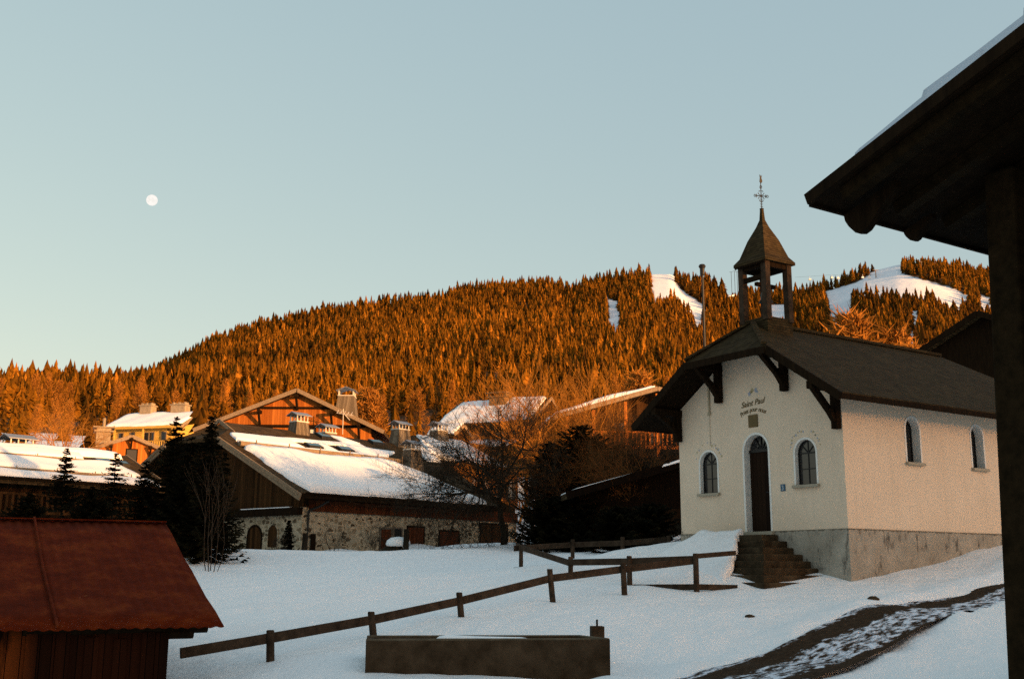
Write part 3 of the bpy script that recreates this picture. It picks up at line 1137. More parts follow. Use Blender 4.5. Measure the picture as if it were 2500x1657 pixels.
    for h, z in prof:
        vs += [(cx - h, cy - h, z), (cx + h, cy - h, z), (cx + h, cy + h, z), (cx - h, cy + h, z)]
    for i in range(len(prof) - 1):
        fs += [(4 * i + q, 4 * i + (q + 1) % 4, 4 * i + 4 + (q + 1) % 4, 4 * i + 4 + q) for q in range(4)]
    fs += [(3, 2, 1, 0), tuple(range(4 * len(prof) - 4, 4 * len(prof)))]
    MB().add(vs, fs).build('belfry_roof', 'chapel_shingle', bx)
    sc = MB()
    for q in range(13):
        yy = cy - E_ + (q + 0.5) * 2 * E_ / 13
        sc.lathe([(0.012, -0.02), (0.042, 0), (0.042, 0.02), (0.012, 0.04)], (0, 0, 0), 10)
        nv_ = 40
        sc.v[-nv_:] = [(cx - E_ - 0.01 + v[2] * 0.8, yy + v[0], 7.135 + v[1]) for v in sc.v[-nv_:]]
    sc.build('scalloped_valance', 'dark_timber', bx)
    bell = MB().lathe([(0.02, 0.34), (0.10, 0.31), (0.125, 0.2), (0.145, 0.08), (0.20, 0.0), (0.17, 0.0)][::-1], (cx, cy, 6.16), 20)
    bell.tube([(cx, cy, 6.5), (cx, cy, 6.62)], 0.03, 8)
    bell.tube([(cx, cy, 6.22), (cx, cy, 6.08)], 0.025, 8)
    bell.build('bell', 'bronze', bx, True)
    # wrought iron cross with a weathercock
    cr = MB()
    z0 = 8.80
    cr.tube([(cx, cy, z0), (cx, cy, 9.62)], 0.012, 6)
    cr.lathe([(0.015, -0.02), (0.06, -0.01), (0.06, 0.01), (0.015, 0.03)], (cx, cy, z0 + 0.02), 10)
    zc = 9.20
    ux, uy = math.cos(math.radians(-34 + 12)), math.sin(math.radians(-34 + 12))    # the cross hangs square to the lane
    H = lambda a, z: (cx + a * ux, cy + a * uy, z)
    cr.tube([H(-0.17, zc), H(0.17, zc)], 0.012, 6)
    for sg in (-1, 1):
        cr.tube([H(sg * (0.185 + 0.028 * math.cos(t_)), zc + 0.034 * math.sin(t_)) for t_ in np.linspace(0, 6.28, 9)], 0.010, 5)
        for zz in (-1, 1):
            cr.tube([H(sg * 0.015, zc + zz * 0.02), H(sg * 0.07, zc + zz * 0.05), H(sg * 0.09, zc + zz * 0.09)], 0.010, 5)
            cr.tube([H(sg * 0.02, zc + zz * 0.15), H(sg * 0.06, zc + zz * 0.145), H(sg * 0.055, zc + zz * 0.11)], 0.010, 5)
            cr.tube([H(sg * 0.12, zc), H(sg * 0.145, zc + zz * 0.05)], 0.010, 5)
    cr.tube([H(0.03 * math.sin(t_), zc + 0.26 + 0.045 * math.cos(t_)) for t_ in np.linspace(0, 6.28, 9)], 0.010, 5)
    for q in range(4):
        for sg in (-1, 1):
            cr.tube([H(0, 8.88 + q * 0.07), H(sg * 0.04, 8.90 + q * 0.07)], 0.008, 5)
    cr.build('cross', 'iron', bx)
    ck = MB()
    body = [(-0.01, 9.58), (0.03, 9.585), (0.048, 9.63), (0.03, 9.69), (0.022, 9.73), (0.045, 9.80), (0.022, 9.765), (0.012, 9.82), (0.0, 9.76), (-0.03, 9.82), (-0.018, 9.73), (-0.03, 9.66), (-0.035, 9.61)]
    ck.prism([H(a, z) for a, z in body], (0.02 * uy, -0.02 * ux, 0))
    ck.build('weathercock', 'iron', bx)
    return C


chapel()

# steps up to the chapel door (a thing of its own), wider towards the bottom
_ca, _sa = math.cos(rad(34)), math.sin(rad(34))


def chl(x, y, z=0.0):
    return (CH_P[0] + x * _ca - y * _sa, CH_P[1] + x * _sa + y * _ca, CH_P[2] + z)


st = thing('stone_steps', 'flight of mossy dark steps below the chapel door, half under snow', 'steps', CH_P, 34.0)
for i in range(8):
    zt = -0.10 - 0.165 * i
    R = random.Random(i)
    y0 = 2.15 - 0.245 * i + R.uniform(-.03, .03)
    MB().box((-(0.62 + 0.26 * i) + R.uniform(-.02, .02), y0, zt - (0.175 if i < 7 else 0.6)), (-0.03, 3.7 + 0.22 * i, zt)).build('step', 'step_stone', st, bevel=0.02)

sn = MB()
snow_patch(sn, (-0.40, 2.95, -0.12), (-0.40, 4.6, -0.02), (-2.75, 5.6, -1.42), (-2.75, 1.35, -1.32), 0.17, 22, 26, 77, 0.10)
sn.build('snow_cover', 'snow', st, True)
sg = thing('number_sign', 'small blue plate on the chapel front right of the door', 'sign', chl(-0.002, 1.96, 1.07), 34.0)
MB().box((-0.02, -0.075, -0.085), (0, 0.075, 0.085)).build('plate', 'sign_blue', sg, bevel=0.006)
vs, fs = font_mesh('3', 0.17)
MB().add([(-0.024 - v.z, -v.x, v.y - 0.06) for v in vs], fs).build('digit', 'pale_paint', sg)


# ------------------------------------------------------------------ chimneys, skylights
def chimney(parent, x, y, z0, z1, w=1.3, d=1.1, wt=0.9, dt=0.8, cap=0.35, roof=0.25, mat='chimney_shingle', name='chimney', axis='x'):
    """tapered shingled stack with a little roof on white posts, sub-parts under it"""
    st_ = MB().frustum(x, y, z0, z1, w, d, wt, dt).build(name, mat, parent)
    c = MB()
    c.box((x - wt / 2 - .03, y - dt / 2 - .03, z1 + 0.002), (x + wt / 2 + .03, y + dt / 2 + .03, z1 + 0.07))
    for a in (-1, -.33, .33, 1):
        for b in (-1, 1):
            c.box((x + a * (wt / 2 - .05) - .03, y + b * (dt / 2 - .05) - .03, z1 + 0.07), (x + a * (wt / 2 - .05) + .03, y + b * (dt / 2 - .05) + .03, z1 + cap))
    c.build('cap_post', 'white_wood', st_)
    r = MB()
    h = dt / 2 + .16
    L_ = wt / 2 + .15
    za = z1 + cap
    r.prism([(x - L_, y - h, za), (x - L_, y, za + roof), (x - L_, y + h, za), (x - L_, y + h, za - .03), (x - L_, y, za + roof - .035), (x - L_, y - h, za - .03)], (2 * L_, 0, 0))
    r.build('cap_roof', 'zinc', st_)
    return st_


def skylight(parent, x0, x1, y0, y1, fz):
    f = MB()
    Z = lambda x, y, d: (x, y, fz(y) + d)
    fr = [(x0, y0), (x1, y0), (x1, y1), (x0, y1)]
    vs = [Z(*p, -0.1) for p in fr] + [Z(*p, 0.16) for p in fr]
    f.add(vs, [(0, 1, 2, 3), (4, 5, 6, 7), (0, 1, 5, 4), (1, 2, 6, 5), (2, 3, 7, 6), (3, 0, 4, 7)])
    o = f.build('skylight', 'iron', parent)
    g = [(x0 + .08, y0 + .08), (x1 - .08, y0 + .08), (x1 - .08, y1 - .08), (x0 + .08, y1 - .08)]
    MB().prism([Z(*p, 0.162) for p in g], (0, 0, 0.012)).build('glass', 'skylight_glass', o)
    return o


def opening(parent, name, fn, u0, u1, v0, v1, mat, depth=0.08, arched=False, frame=None, proud=0.02):
    """shutter / door / window leaf set in the face, with a frame sub-part"""
    lp = arch(u0, u1, v0, v1) if arched else rect(u0, u1, v0, v1)
    m_ = MB()
    panel(m_, lp, fn, -proud, 0.05)
    o = m_.build(name, mat, parent)
    if frame:
        f = MB()
        t_ = 0.09
        ring(f, lp, arch(u0 - t_, u1 + t_, v0 - (0 if name == 'door' else t_), v1 + t_) if arched else rect(u0 - t_, u1 + t_, v0 - (0 if name == 'door' else t_), v1 + t_), fn, -proud - 0.025, 0.04)
        f.build('frame', frame, o)
    return o


# ------------------------------------------------------------------ stone farmhouse
def stone_house():
    A = thing('stone_house', 'low stone farmhouse with a long snowy roof behind the meadow', 'house', at(734, 1350, 55), 50.4)
    YB = 15.0
    ker = 0.475
    rz = lambda y: 2.86 + ker * (y + 0.9) if y <= 8.3 else 2.86 + ker * (17.5 - y)
    LX = 16.6
    w = MB()
    ops = [('d1', 5.33, 6.08, .30, 1.33), ('d3', 7.33, 8.55, .25, 1.50), ('d4', 9.85, 11.4, .40, 1.35)]
    w.box((0, 0, -3.2), (LX, YB, 2.25))
    wo = w.build('wall', 'rubble_stone', A)
    # timber upper floor: front gable and eaves band
    g = MB()
    g.add([(0.06, 0.05, 2.25), (0.06, YB - 0.05, 2.25), (0.06, YB - .05, rz(YB) - .5), (0.06, 11.0, rz(11) - .45), (0.06, 5.7, rz(5.7) - 0.45), (0.06, 0.05, rz(0) - 0.45)], [(0, 1, 2, 3, 4, 5)])
    g.add([(0.06, .05, 2.25), (LX - .05, .05, 2.25), (LX - .05, .05, rz(0) - .3), (0.06, .05, rz(0) - .3)], [(0, 1, 2, 3)])
    g.add([(LX - .06, 0.05, 2.25), (LX - .06, YB - 0.05, 2.25), (LX - .06, YB - .05, rz(YB) - .4), (LX - .06, 8.3, rz(8.3) - .4), (LX - .06, 0.05, rz(0) - 0.4)], [(0, 1, 2, 3, 4)])
    g.build('gable_boarding', 'wood_gable_plank', A)
    MB().box((-0.35, -0.02, 1.86), (-0.002, YB, 2.22)).build('belt_beam', 'dark_timber', A)
    MB().box((-0.34, 0.6, 2.222), (-0.1, 4.6, 2.26)).build('ledge_snow', 'roof_snow', A)
    MB().box((0.4, -0.12, 2.05), (LX, -0.004, 2.62)).build('eaves_board', 'eave_red', A)
    # roof
    r = MB()
    P = lambda x, y, o=0: Vector((x, y, rz(y) + o))
    d = (0, 0, -0.22)
    XR = 14.4
    r.prism([P(-0.9, -0.9), P(XR, -0.9), P(16.9, 8.3), P(1.1, 8.3), P(1.0, 7.5), P(-0.9, 5.9)], d)
    r.prism([P(-0.9, 17.5), P(-0.9, 10.7), P(1.1, 8.3), P(16.9, 8.3), P(16.9, 17.5)], d)
    r.prism([P(-0.9, 5.9), P(1.0, 7.5), P(1.1, 8.3, -.03), P(-0.9, 10.7)], d)
    ro = r.build('roof', 'house_shingle', A)
    for (y0, y1) in ((-0.95, 5.9), (10.7, 17.5)):
        bb = MB().bar((-0.97, y0, rz(y0) - 0.20), (-0.97, y1, rz(y1) - 0.20), 0.08, 0.34)
        bb.bar((-1.02, y0 + .1, rz(y0 + .1) - 0.10), (-1.02, y1, rz(y1) - 0.10), 0.05, 0.15)
        bb.build('barge_board', 'barge_board', A)
    bb = MB().bar((0.75, 6.9, 6.5), (0.75, 8.3, 7.28), 0.08, 0.2)
    bb.bar((0.75, 9.7, 6.5), (0.75, 8.3, 7.28), 0.08, 0.2)
    bb.build('gablet_board', 'barge_board', A)
    MB().prism([(0.9, 7.0, 6.35), (0.9, 9.6, 6.35), (0.9, 8.3, 7.1)], (0.6, 0, 0)).build('gablet', 'grey_timber', A)
    fa = MB()
    fa.bar((-0.9, -0.96, rz(-.9) - 0.15), (XR, -0.96, rz(-.9) - 0.15), 0.06, 0.24)
    fa.bar((-0.6, -0.98, rz(-.9) - 0.02), (XR, -0.98, rz(-.9) - 0.02), 0.12, 0.10)
    for q in range(15):
        fa.bar((0.2 + q, -0.86, rz(-.9) - .28), (0.2 + q, 0.1, rz(0) - .30), 0.12, 0.14)
    fa.build('eaves_gutter', 'dark_timber', A)
    # snow on the near slope; the bare shingle round chimneys and skylights stays free
    S = lambda x, y: Vector((x, y, rz(y)))
    s = MB()
    snow_patch(s, S(-0.35, -0.80), S(13.3, -0.72), S(10.4, 4.30), S(-0.45, 4.36), 0.30, 40, 16, 1, 0.10)
    snow_patch(s, S(-0.25, 4.84), S(10.6, 4.84), S(11.0, 5.42), S(-0.1, 5.46), 0.13, 40, 5, 2, 0.03)
    snow_patch(s, S(-0.15, 5.42), S(4.5, 5.40), S(4.1, 6.75), S(0.1, 6.35), 0.13, 18, 8, 3, 0.06)
    snow_patch(s, S(4.2, 6.32), S(10.4, 6.72), S(10.3, 7.25), S(3.9, 6.75), 0.09, 24, 6, 4, 0.04)
    snow_patch(s, S(6.25, 5.42), S(7.1, 5.42), S(6.9, 6.5), S(5.95, 6.5), 0.10, 8, 6, 5, 0.04)
    snow_patch(s, S(8.7, 5.40), S(10.9, 5.40), S(12.6, 6.5), S(8.6, 6.75), 0.11, 14, 8, 6, 0.05)
    snow_patch(s, S(8.9, 7.15), S(10.4, 7.2), S(9.5, 8.2), S(8.75, 8.2), 0.10, 10, 8, 7, 0.05)
    snow_patch(s, S(14.4, 5.6), S(16.0, 5.6), S(16.7, 8.2), S(15.6, 8.0), 0.16, 12, 8, 9, 0.08)
    s.build('snow_cover', 'roof_snow', A, True)
    lg = MB().tube([(-0.55, 4.60, rz(4.6) + 0.17), (4, 4.62, rz(4.6) + 0.16), (8, 4.58, rz(4.6) + 0.17), (11.6, 4.62, rz(4.6) + 0.16)], 0.14, 10)
    for x in (0.4, 2.6, 4.8, 7.0, 9.2, 11.2):
        lg.tube([(x, 4.42, rz(4.4)), (x, 4.44, rz(4.6) + 0.42)], 0.035, 6)
    lg.build('snow_guard_log', 'barge_board', A)
    chimney(A, 6.25, 8.15, 6.2, 7.72, 1.25, 1.0, .88, .68, 0.40, 0.22)
    chimney(A, 9.2, 9.0, 6.2, 7.42, 1.25, 1.0, .88, .68, 0.38, 0.22)
    chimney(A, 14.6, 8.1, 6.2, 8.1, 1.4, 1.1, .95, .72, 0.36, 0.24)
    chimney(A, 11.8, 4.2, 4.6, 6.3, 1.3, 1.05, .85, .66, 0.36, 0.24)
    skylight(A, 7.45, 8.35, 7.45, 8.1, rz)
    skylight(A, 11.75, 12.75, 7.6, 8.1, rz)
    skylight(A, 4.95, 6.0, 5.55, 6.05, rz)
    skylight(A, 7.35, 8.4, 5.55, 6.10, rz)
    # openings
    F = fy(0)
    opening(A, 'shutter', F, 5.33, 6.08, .30, 1.33, 'shutter_red', frame='grey_timber')
    opening(A, 'door', F, 6.3, 6.85, .2, 1.39, 'dark_void', frame='grey_timber')
    opening(A, 'shutter', F, 7.33, 8.55, .20, 1.50, 'shutter_red', frame='dark_timber')
    opening(A, 'shutter', F, 9.85, 11.4, .40, 1.35, 'shutter_red', frame='dark_timber')
    opening(A, 'barn_door', F, 13.3, 15.7, .1, 1.86, 'wood_dark_plank', frame='dark_timber')
    G = fx(0)
    opening(A, 'door', G, 3.12, 4.18, -0.6, 1.38, 'wood_gable_plank', arched=True, frame='dark_timber')
    opening(A, 'shutter', G, 1.82, 2.56, .31, 1.40, 'wood_gable_plank', arched=True, frame='rubble_stone')
    dp = MB().tube([(0.9, -0.9, 2.55), (0.7, -0.5, 2.3), (0.35, -0.12, 2.1), (0.3, -0.1, 1.9), (0.3, -0.1, -0.4)], 0.06, 8)
    dp.build('downpipe', 'iron', A)
    MB().tube([(0.62, -0.16, 0.95), (0.62, -0.16, -0.3)], 0.13, 9).build('drain_boot', 'dark_timber', A)
    return A


stone_house()


# ------------------------------------------------------------------ generic chalet
def chalet(name, label, P, deg, L, Wd, zb, ze, zr, over=(0.8, 0.8), ym=None, wall='wood_dark_plank', lower=None, zl=0, roofmat='house_shingle', soff='dark_timber', th=0.25, group=None, barge='barge_board', hip0=None):
    """gable house: ridge along local x, gable faces x=0 and x=L, width along y; z measured from its base point"""
    H = thing(name, label, 'house', P, deg, group)
    ym = Wd / 2 if ym is None else ym
    oy, ox = over
    k0, k1 = (zr - ze) / ym, (zr - ze) / (Wd - ym)
    rz = lambda y: ze + (k0 * y if y <= ym else k1 * (Wd - y))
    w = MB()
    w.add([(0, 0, zb), (0, Wd, zb), (0, Wd, ze - .05), (0, ym, (zr if hip0 is None else ze) - .1), (0, 0, ze - .05)], [(0, 1, 2, 3, 4)])
    w.add([(L, 0, zb), (L, Wd, zb), (L, Wd, ze - .05), (L, ym, zr - .1), (L, 0, ze - .05)], [(0, 1, 2, 3, 4)])
    w.add([(0, 0, zb), (L, 0, zb), (L, 0, ze - .05), (0, 0, ze - .05)], [(0, 1, 2, 3)])
    w.add([(0, Wd, zb), (L, Wd, zb), (L, Wd, ze - .05), (0, Wd, ze - .05)], [(0, 1, 2, 3)])
    w.build('wall', wall, H)
    r = MB()
    P_ = lambda x, y: Vector((x, y, rz(y) + 0.16 if 0 <= y <= Wd else (ze - k0 * oy if y < 0 else ze - k1 * oy) + 0.16))
    xr = -ox if hip0 is None else hip0
    r.prism([P_(-ox, -oy), P_(L + ox, -oy), P_(L + ox, ym), P_(xr, ym)], (0, 0, -th))
    r.prism([P_(-ox, Wd + oy), P_(xr, ym), P_(L + ox, ym), P_(L + ox, Wd + oy)], (0, 0, -th))
    if hip0 is not None:
        r.prism([P_(-ox, -oy), P_(hip0, ym), P_(-ox, Wd + oy)], (0, 0, -th))
    ro = r.build('roof', roofmat, H)
    for x in ((-ox - .04, L + ox + .04) if hip0 is None else (L + ox + .04,)):
        b = MB()
        b.bar((x, -oy - .03, ze - k0 * oy + 0.05), (x, ym, zr + 0.06), 0.07, 0.30)
        b.bar((x, Wd + oy + .03, ze - k1 * oy + 0.05), (x, ym, zr + 0.06), 0.07, 0.30)
        b.build('barge_board', barge, H)
    return H, ro, rz, (lambda y: P_(0, y)[2])


def gable_bracket(H, y, z, reach=0.9, h=1.0):
    b = MB()
    b.bar((0.02, y, z), (-reach, y, z), 0.22, 0.24)
    b.bar((-0.06, y, z - h), (-reach * .8, y, z - .1), 0.16, 0.18)
    b.build('bracket', 'dark_timber', H)


# big chalet whose gable glows in the last sun
PB = at(718, 1180, 84)
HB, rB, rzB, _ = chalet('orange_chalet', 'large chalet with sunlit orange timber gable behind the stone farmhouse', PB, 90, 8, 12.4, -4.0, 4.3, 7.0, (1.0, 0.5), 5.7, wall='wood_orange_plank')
# shift so that the ridge stands over the base point
HB.location = tuple(PB + np.array([5.7 * math.sin(rad(90)), -5.7 * math.cos(rad(90)), 0]))
for y, z in ((5.7, 6.6), (3.0, 5.3), (8.5, 5.4), (10.8, 4.4), (0.9, 4.4)):
    gable_bracket(HB, y, z)
bm_ = MB()
bm_.bar((-0.08, 0.5, 4.35), (-0.08, 12, 4.35), 0.16, 0.2)
bm_.bar((-0.08, 2.6, 5.75), (-0.08, 9.0, 5.75), 0.14, 0.16)
bm_.bar((-0.08, 0.2, 2.9), (-0.08, 12.2, 2.9), 0.16, 0.22)
bm_.build('gable_beam', 'dark_timber', HB)
for u in (7.6, 9.2, 4.3):
    o = opening(HB, 'window', fx(0), u, u + 0.8, 3.15, 4.15, 'window_glass', frame='dark_timber')
    c = MB()
    panel(c, rect(u + .06, u + .34, 3.2, 4.1), fx(0), -0.035, -0.022)
    c.build('curtain', 'curtain_white', o)
chimney(HB, 4.5, 2.6, 4.6, 7.3, 2.2, 1.9, 1.5, 1.25, 0.45, 0.3)
an = thing('roof_antenna', 'thin white television aerial beside the right end of the orange gable roof', 'antenna', at(837, 1040, 82))
MB().tube([(0, 0, -0.6), (0, 0, 1.3)], 0.03, 6).build('mast', 'white_wood', an)
el = MB().tube([(-0.5, 0, 1.0), (0.75, 0, 0.8)], 0.025, 5)
for q in range(5):
    el.tube([(-0.4 + q * .26, -.3, 1.25 - q * .04 - .25), (-0.4 + q * .26, .3, 1.25 - q * .04)], 0.02, 5)
el.tube([(0.1, 0, 0.9), (0.5, 0, 0.45)], 0.03, 5)
el.build('antenna_element', 'white_wood', an)

# yellow chalet far left
PC = at(278, 1108, 156)
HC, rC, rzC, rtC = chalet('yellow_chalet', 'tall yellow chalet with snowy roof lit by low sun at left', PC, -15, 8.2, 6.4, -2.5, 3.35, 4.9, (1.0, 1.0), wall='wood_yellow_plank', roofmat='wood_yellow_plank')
HC.scale = (1.2, 1.2, 1.2)
s = MB()
k = (4.9 - 3.35) / 3.2
Sz = lambda x, y: Vector((x, y, 3.35 + k * y + 0.16))
snow_patch(s, Sz(-0.9, -0.9), Sz(9.1, -0.9), Sz(9.0, 3.1), Sz(-0.7, 3.1), 0.28, 24, 10, 21, 0.08)
s.build('snow_cover', 'roof_snow', HC, True)
for x, y, w_ in ((2.1, 3.1, 1.5), (6.3, 3.4, 1.9)):
    c = MB().box((x - w_ / 2, y - .6, 4.0), (x + w_ / 2, y + .6, 6.0)).build('chimney', 'chimney_stone', HC)
    q = MB().box((x - w_ / 2 - .12, y - .72, 6.004), (x + w_ / 2 + .12, y + .72, 6.12))
    for a in (-.8, 0, .8):
        q.box((x + a * w_ / 2 - .1, y - .4, 6.12), (x + a * w_ / 2 + .1, y + .4, 6.38))
    q.build('chimney_cap', 'chimney_stone', c)
for u in (0.5, 2.0, 3.9, 4.6, 6.2):
    opening(HC, 'window', fy(0), u, u + .55, 0.9, 2.4, 'window_glass', frame='barge_board')
MB().box((-0.2, -0.9, 0.35), (8.2, -0.02, 0.5)).build('balcony', 'wood_yellow_plank', HC)
bl = MB()
for q in range(28):
    bl.box((-0.15 + q * .3, -0.9, 0.5), (-0.05 + q * .3, -0.84, 1.25))
bl.bar((-.2, -.87, 1.3), (8.2, -.87, 1.3), .1, .1)
for u in (0.4, 4.2, 8.0):
    bl.bar((u, -.8, .4), (u, -.8, 3.2), .18, .18)
bl.build('balcony_railing', 'wood_yellow_plank', HC)
for y in (0.6, 3.2, 5.8):
    b = MB()
    b.bar((8.2, y, 3.1 + k * min(y, 6.4 - y)), (9.1, y, 3.1 + k * min(y, 6.4 - y)), .2, .2)
    b.bar((8.25, y, 2.4 + k * min(y, 6.4 - y)), (8.95, y, 3.0 + k * min(y, 6.4 - y)), .14, .14)
    b.build('bracket', 'barge_board', HC)
opening(HC, 'window', fx2(8.2), 2.4, 3.4, 0.9, 2.2, 'window_glass', frame='barge_board')

# low brown chalet with a stone stack, left
PD = at(316, 1140, 120)
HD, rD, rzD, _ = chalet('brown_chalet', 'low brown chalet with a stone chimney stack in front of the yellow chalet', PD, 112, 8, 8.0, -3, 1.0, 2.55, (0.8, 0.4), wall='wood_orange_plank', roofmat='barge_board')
HD.location = tuple(PD + 1.26 * np.array([-4.0 * -math.sin(rad(112)), -4.0 * math.cos(rad(112)), 0]))
HD.scale = (1.26, 1.26, 1.26)
s = MB()
k = 1.55 / 4
Sd = lambda x, y: Vector((x, y, 1.0 + k * (8 - y) + 0.16))
snow_patch(s, Sd(0.2, 8.5), Sd(8, 8.5), Sd(8, 4.3), Sd(4.0, 5.4), 0.16, 16, 10, 31, 0.1)
s.build('snow_cover', 'roof_snow', HD, True)
c = MB().box((3.2, 5.6, 1.2), (4.6, 6.8, 3.3)).build('chimney', 'chimney_stone', HD)
q = MB().box((3.0, 5.4, 3.304), (4.8, 7.0, 3.42))
for a in (3.2, 3.8, 4.4):
    q.box((a - .1, 5.6, 3.42), (a + .1, 6.8, 3.65))
q.box((2.9, 5.3, 3.652), (4.9, 7.1, 3.76))
q.tube([(3.9, 6.2, 3.7), (3.9, 6.2, 4.6)], 0.13, 8)
q.build('chimney_cap', 'chimney_stone', c)
for y in (0.7, 2.4, 4.0, 5.6, 7.3):
    gable_bracket(HD, y, 0.8 + k * min(y, 8 - y), 0.7, 0.7)
opening(HD, 'window', fx(0), 3.5, 4.3, 0.4, 1.5, 'window_glass', frame='dark_timber')

# long barn at the left edge
PE = at(390, 1191, 57)          # right end of the eave
E_L = 17.0
_ex, _ey = np.array([math.cos(rad(50.2)), math.sin(rad(50.2)), 0]), np.array([-math.sin(rad(50.2)), math.cos(rad(50.2)), 0])
HE, rE, rzE, _ = chalet('snowy_barn', 'long dark barn with sunlit snow on its roof at the left edge', PE - _ex * (E_L + 0.1) + _ey * 0.9 + np.array([0, 0, -0.16 - 0.38 + 0.38]), 50.2, E_L, 7.8, -5.5, 0.38, 2.02, (0.9, 0.9), wall='wood_dark_plank')
rE_ = lambda x, y: Vector((x + E_L, y - 0.9, 0.42 * y + 0.17))
s = MB()
snow_patch(s, rE_(-17.5, 0.05), rE_(0.3, 0.05), rE_(-0.2, 0.82), rE_(-17.5, 0.82), 0.2, 50, 5, 41, 0.04)
snow_patch(s, rE_(-17.5, 1.06), rE_(-0.2, 1.06), rE_(-1.0, 2.85), rE_(-17.5, 2.85), 0.26, 50, 10, 42, 0.06)
snow_patch(s, rE_(-17.5, 3.08), rE_(-2.3, 3.08), rE_(-2.2, 4.2), rE_(-17.5, 4.2), 0.22, 40, 7, 43, 0.05)
snow_patch(s, rE_(-17.5, 4.0), rE_(0.4, 4.0), rE_(0.2, 4.7), rE_(-17.5, 4.7), 0.24, 50, 6, 44, 0.05)
s.build('snow_cover', 'roof_snow', HE, True)
lg = MB()
for y in (0.93, 2.97):
    lg.tube([rE_(-17, y) + Vector((0, 0, .1)), rE_(-9, y) + Vector((0, 0, .11)), rE_(-1.2, y) + Vector((0, 0, .1))], 0.09, 8)
    for q in range(9):
        lg.tube([rE_(-17 + q * 2, y - .1), rE_(-17 + q * 2, y) + Vector((0, 0, .28))], 0.025, 5)
lg.build('snow_guard_log', 'barge_board', HE)
fzE = lambda y: 0.42 * (y + 0.9) + 0.17
skylight(HE, E_L - 1.75, E_L - 0.75, 2.05, 2.6, fzE)
skylight(HE, E_L - 0.35, E_L + 0.1, 2.0, 2.45, fzE)
chimney(HE, E_L - 5.0, 4.2, 0.8, 2.15, 1.7, 1.4, 1.25, 0.9, 0.4, 0.25)
bl = MB()
for q in range(60):
    bl.box((0.1 + q * .28, -.55, -1.35), (0.22 + q * .28, -.50, -.55))
bl.bar((0, -.52, -.5), (17, -.52, -.5), .1, .1)
bl.bar((0, -.52, -1.35), (17, -.52, -1.35), .1, .12)
bl.build('balcony_railing', 'wood_gable_plank', HE)
MB().box((0, -0.6, -1.55), (17, -0.004, -1.42)).build('balcony', 'dark_timber', HE)
for u in (6.5, 10.5, 13.2):
    opening(HE, 'window', fy(0), u, u + .9, -3.4, -2.2, 'window_glass', frame='wood_gable_plank')
MB().bar((0, -0.95, 0.16), (17.9, -0.95, 0.16), 0.12, 0.14).build('gutter', 'dark_timber', HE)

# ---- snow roof with the sunlit timber end, behind the right end of the farmhouse
P2 = at(1032, 1123, 78)
H2, r2, rz2, _ = chalet('timber_chalet', 'timber chalet with sunlit orange end wall behind the farmhouse roof', P2 + np.array([0, 0, -0.1]), 50.4, 10.6, 8.0, -8, 0.30, 2.3, (0.7, 0.4), wall='wood_orange_plank', hip0=3.0)
k = 2.0 / 4
S2 = lambda x, y: Vector((x, y, 0.30 + k * y + 0.17))
s = MB()
snow_patch(s, S2(0.3, -0.55), S2(8.6, -0.55), S2(8.2, 3.8), S2(3.2, 3.8), 0.2, 26, 12, 51, 0.10)
s.build('snow_cover', 'roof_snow', H2, True)
chimney(H2, 5.2, 3.4, 1.0, 2.9, 1.5, 1.2, 1.1, 0.85, 0.45, 0.28)
bl = MB()
for q in range(31):
    bl.box((0.1 + q * .34, -.95, -3.2), (0.22 + q * .34, -.90, -2.3))
bl.bar((0, -.92, -2.25), (10.6, -.92, -2.25), .1, .1)
for x in (0.1, 2.6, 5.0, 7.5, 10.5):
    bl.bar((x, -.92, -7), (x, -.92, 0.1), .18, .18)
bl.build('balcony_railing', 'wood_orange_plank', H2)
MB().box((0, -1.0, -3.4), (10.6, -0.004, -3.22)).build('balcony', 'dark_timber', H2)
for u in (0.7, 2.8, 5.2, 6.6, 8.0, 9.4):
    o = opening(H2, 'window', fy(0), u, u + .8, -2.1, -0.7, 'window_glass', frame='barge_board')
    c = MB()
    panel(c, rect(u + .06, u + .4, -2.05, -.75), fy(0), -0.035, -0.022)
    c.build('curtain', 'curtain_white', o)
for u in (1.0, 4.6, 6.3, 8.2):
    opening(H2, 'shutter', fy(0), u, u + .9, -5.4, -3.7, 'curtain_white', frame='barge_board')

# ---- hip-like snow roof with wide stack, right of the middle
PF = at(1073, 1037, 110)
HF, rF, rzF, _ = chalet('hillside_chalet', 'dark chalet with broad snowy roof and stone chimney behind the bare tree', PF + np.array([0.7, 0.5, -0.1]), -27, 9.0, 7.6, -6, 0.35, 2.7, (0.8, 0.8), wall='wood_gable_plank')
k = 2.35 / 3.8
SF = lambda x, y: Vector((x, y, 0.35 + k * y + 0.17))
s = MB()
snow_patch(s, SF(-0.7, -0.65), SF(9.6, -0.65), SF(9.4, 3.75), SF(-0.5, 3.75), 0.3, 26, 12, 61, 0.12)
s.build('snow_cover', 'roof_snow', HF, True)
c = MB().box((3.6, 2.2, 1.0), (5.4, 3.5, 3.0)).build('chimney', 'chimney_brown', HF)
q = MB().box((3.4, 2.0, 3.004), (5.6, 3.7, 3.12))
for a in (3.6, 4.5, 5.4):
    q.box((a - .1, 2.2, 3.12), (a + .1, 3.5, 3.4))
q.box((3.3, 1.9, 3.402), (5.7, 3.8, 3.5))
q.build('chimney_cap', 'chimney_brown', c)
for u in (0.8, 3.2, 5.6, 7.6):
    opening(HF, 'window', fy(0), u, u + .8, -2.2, -1.0, 'window_glass', frame='barge_board')
pv = MB()
pv.prism([(-0.5, -2.6, -2.6), (8.5, -2.6, -2.6), (8.5, -0.01, -1.7), (-0.5, -0.01, -1.7)], (0, 0, -0.15))
po = pv.build('porch_roof', 'house_shingle', HF)
s = MB()
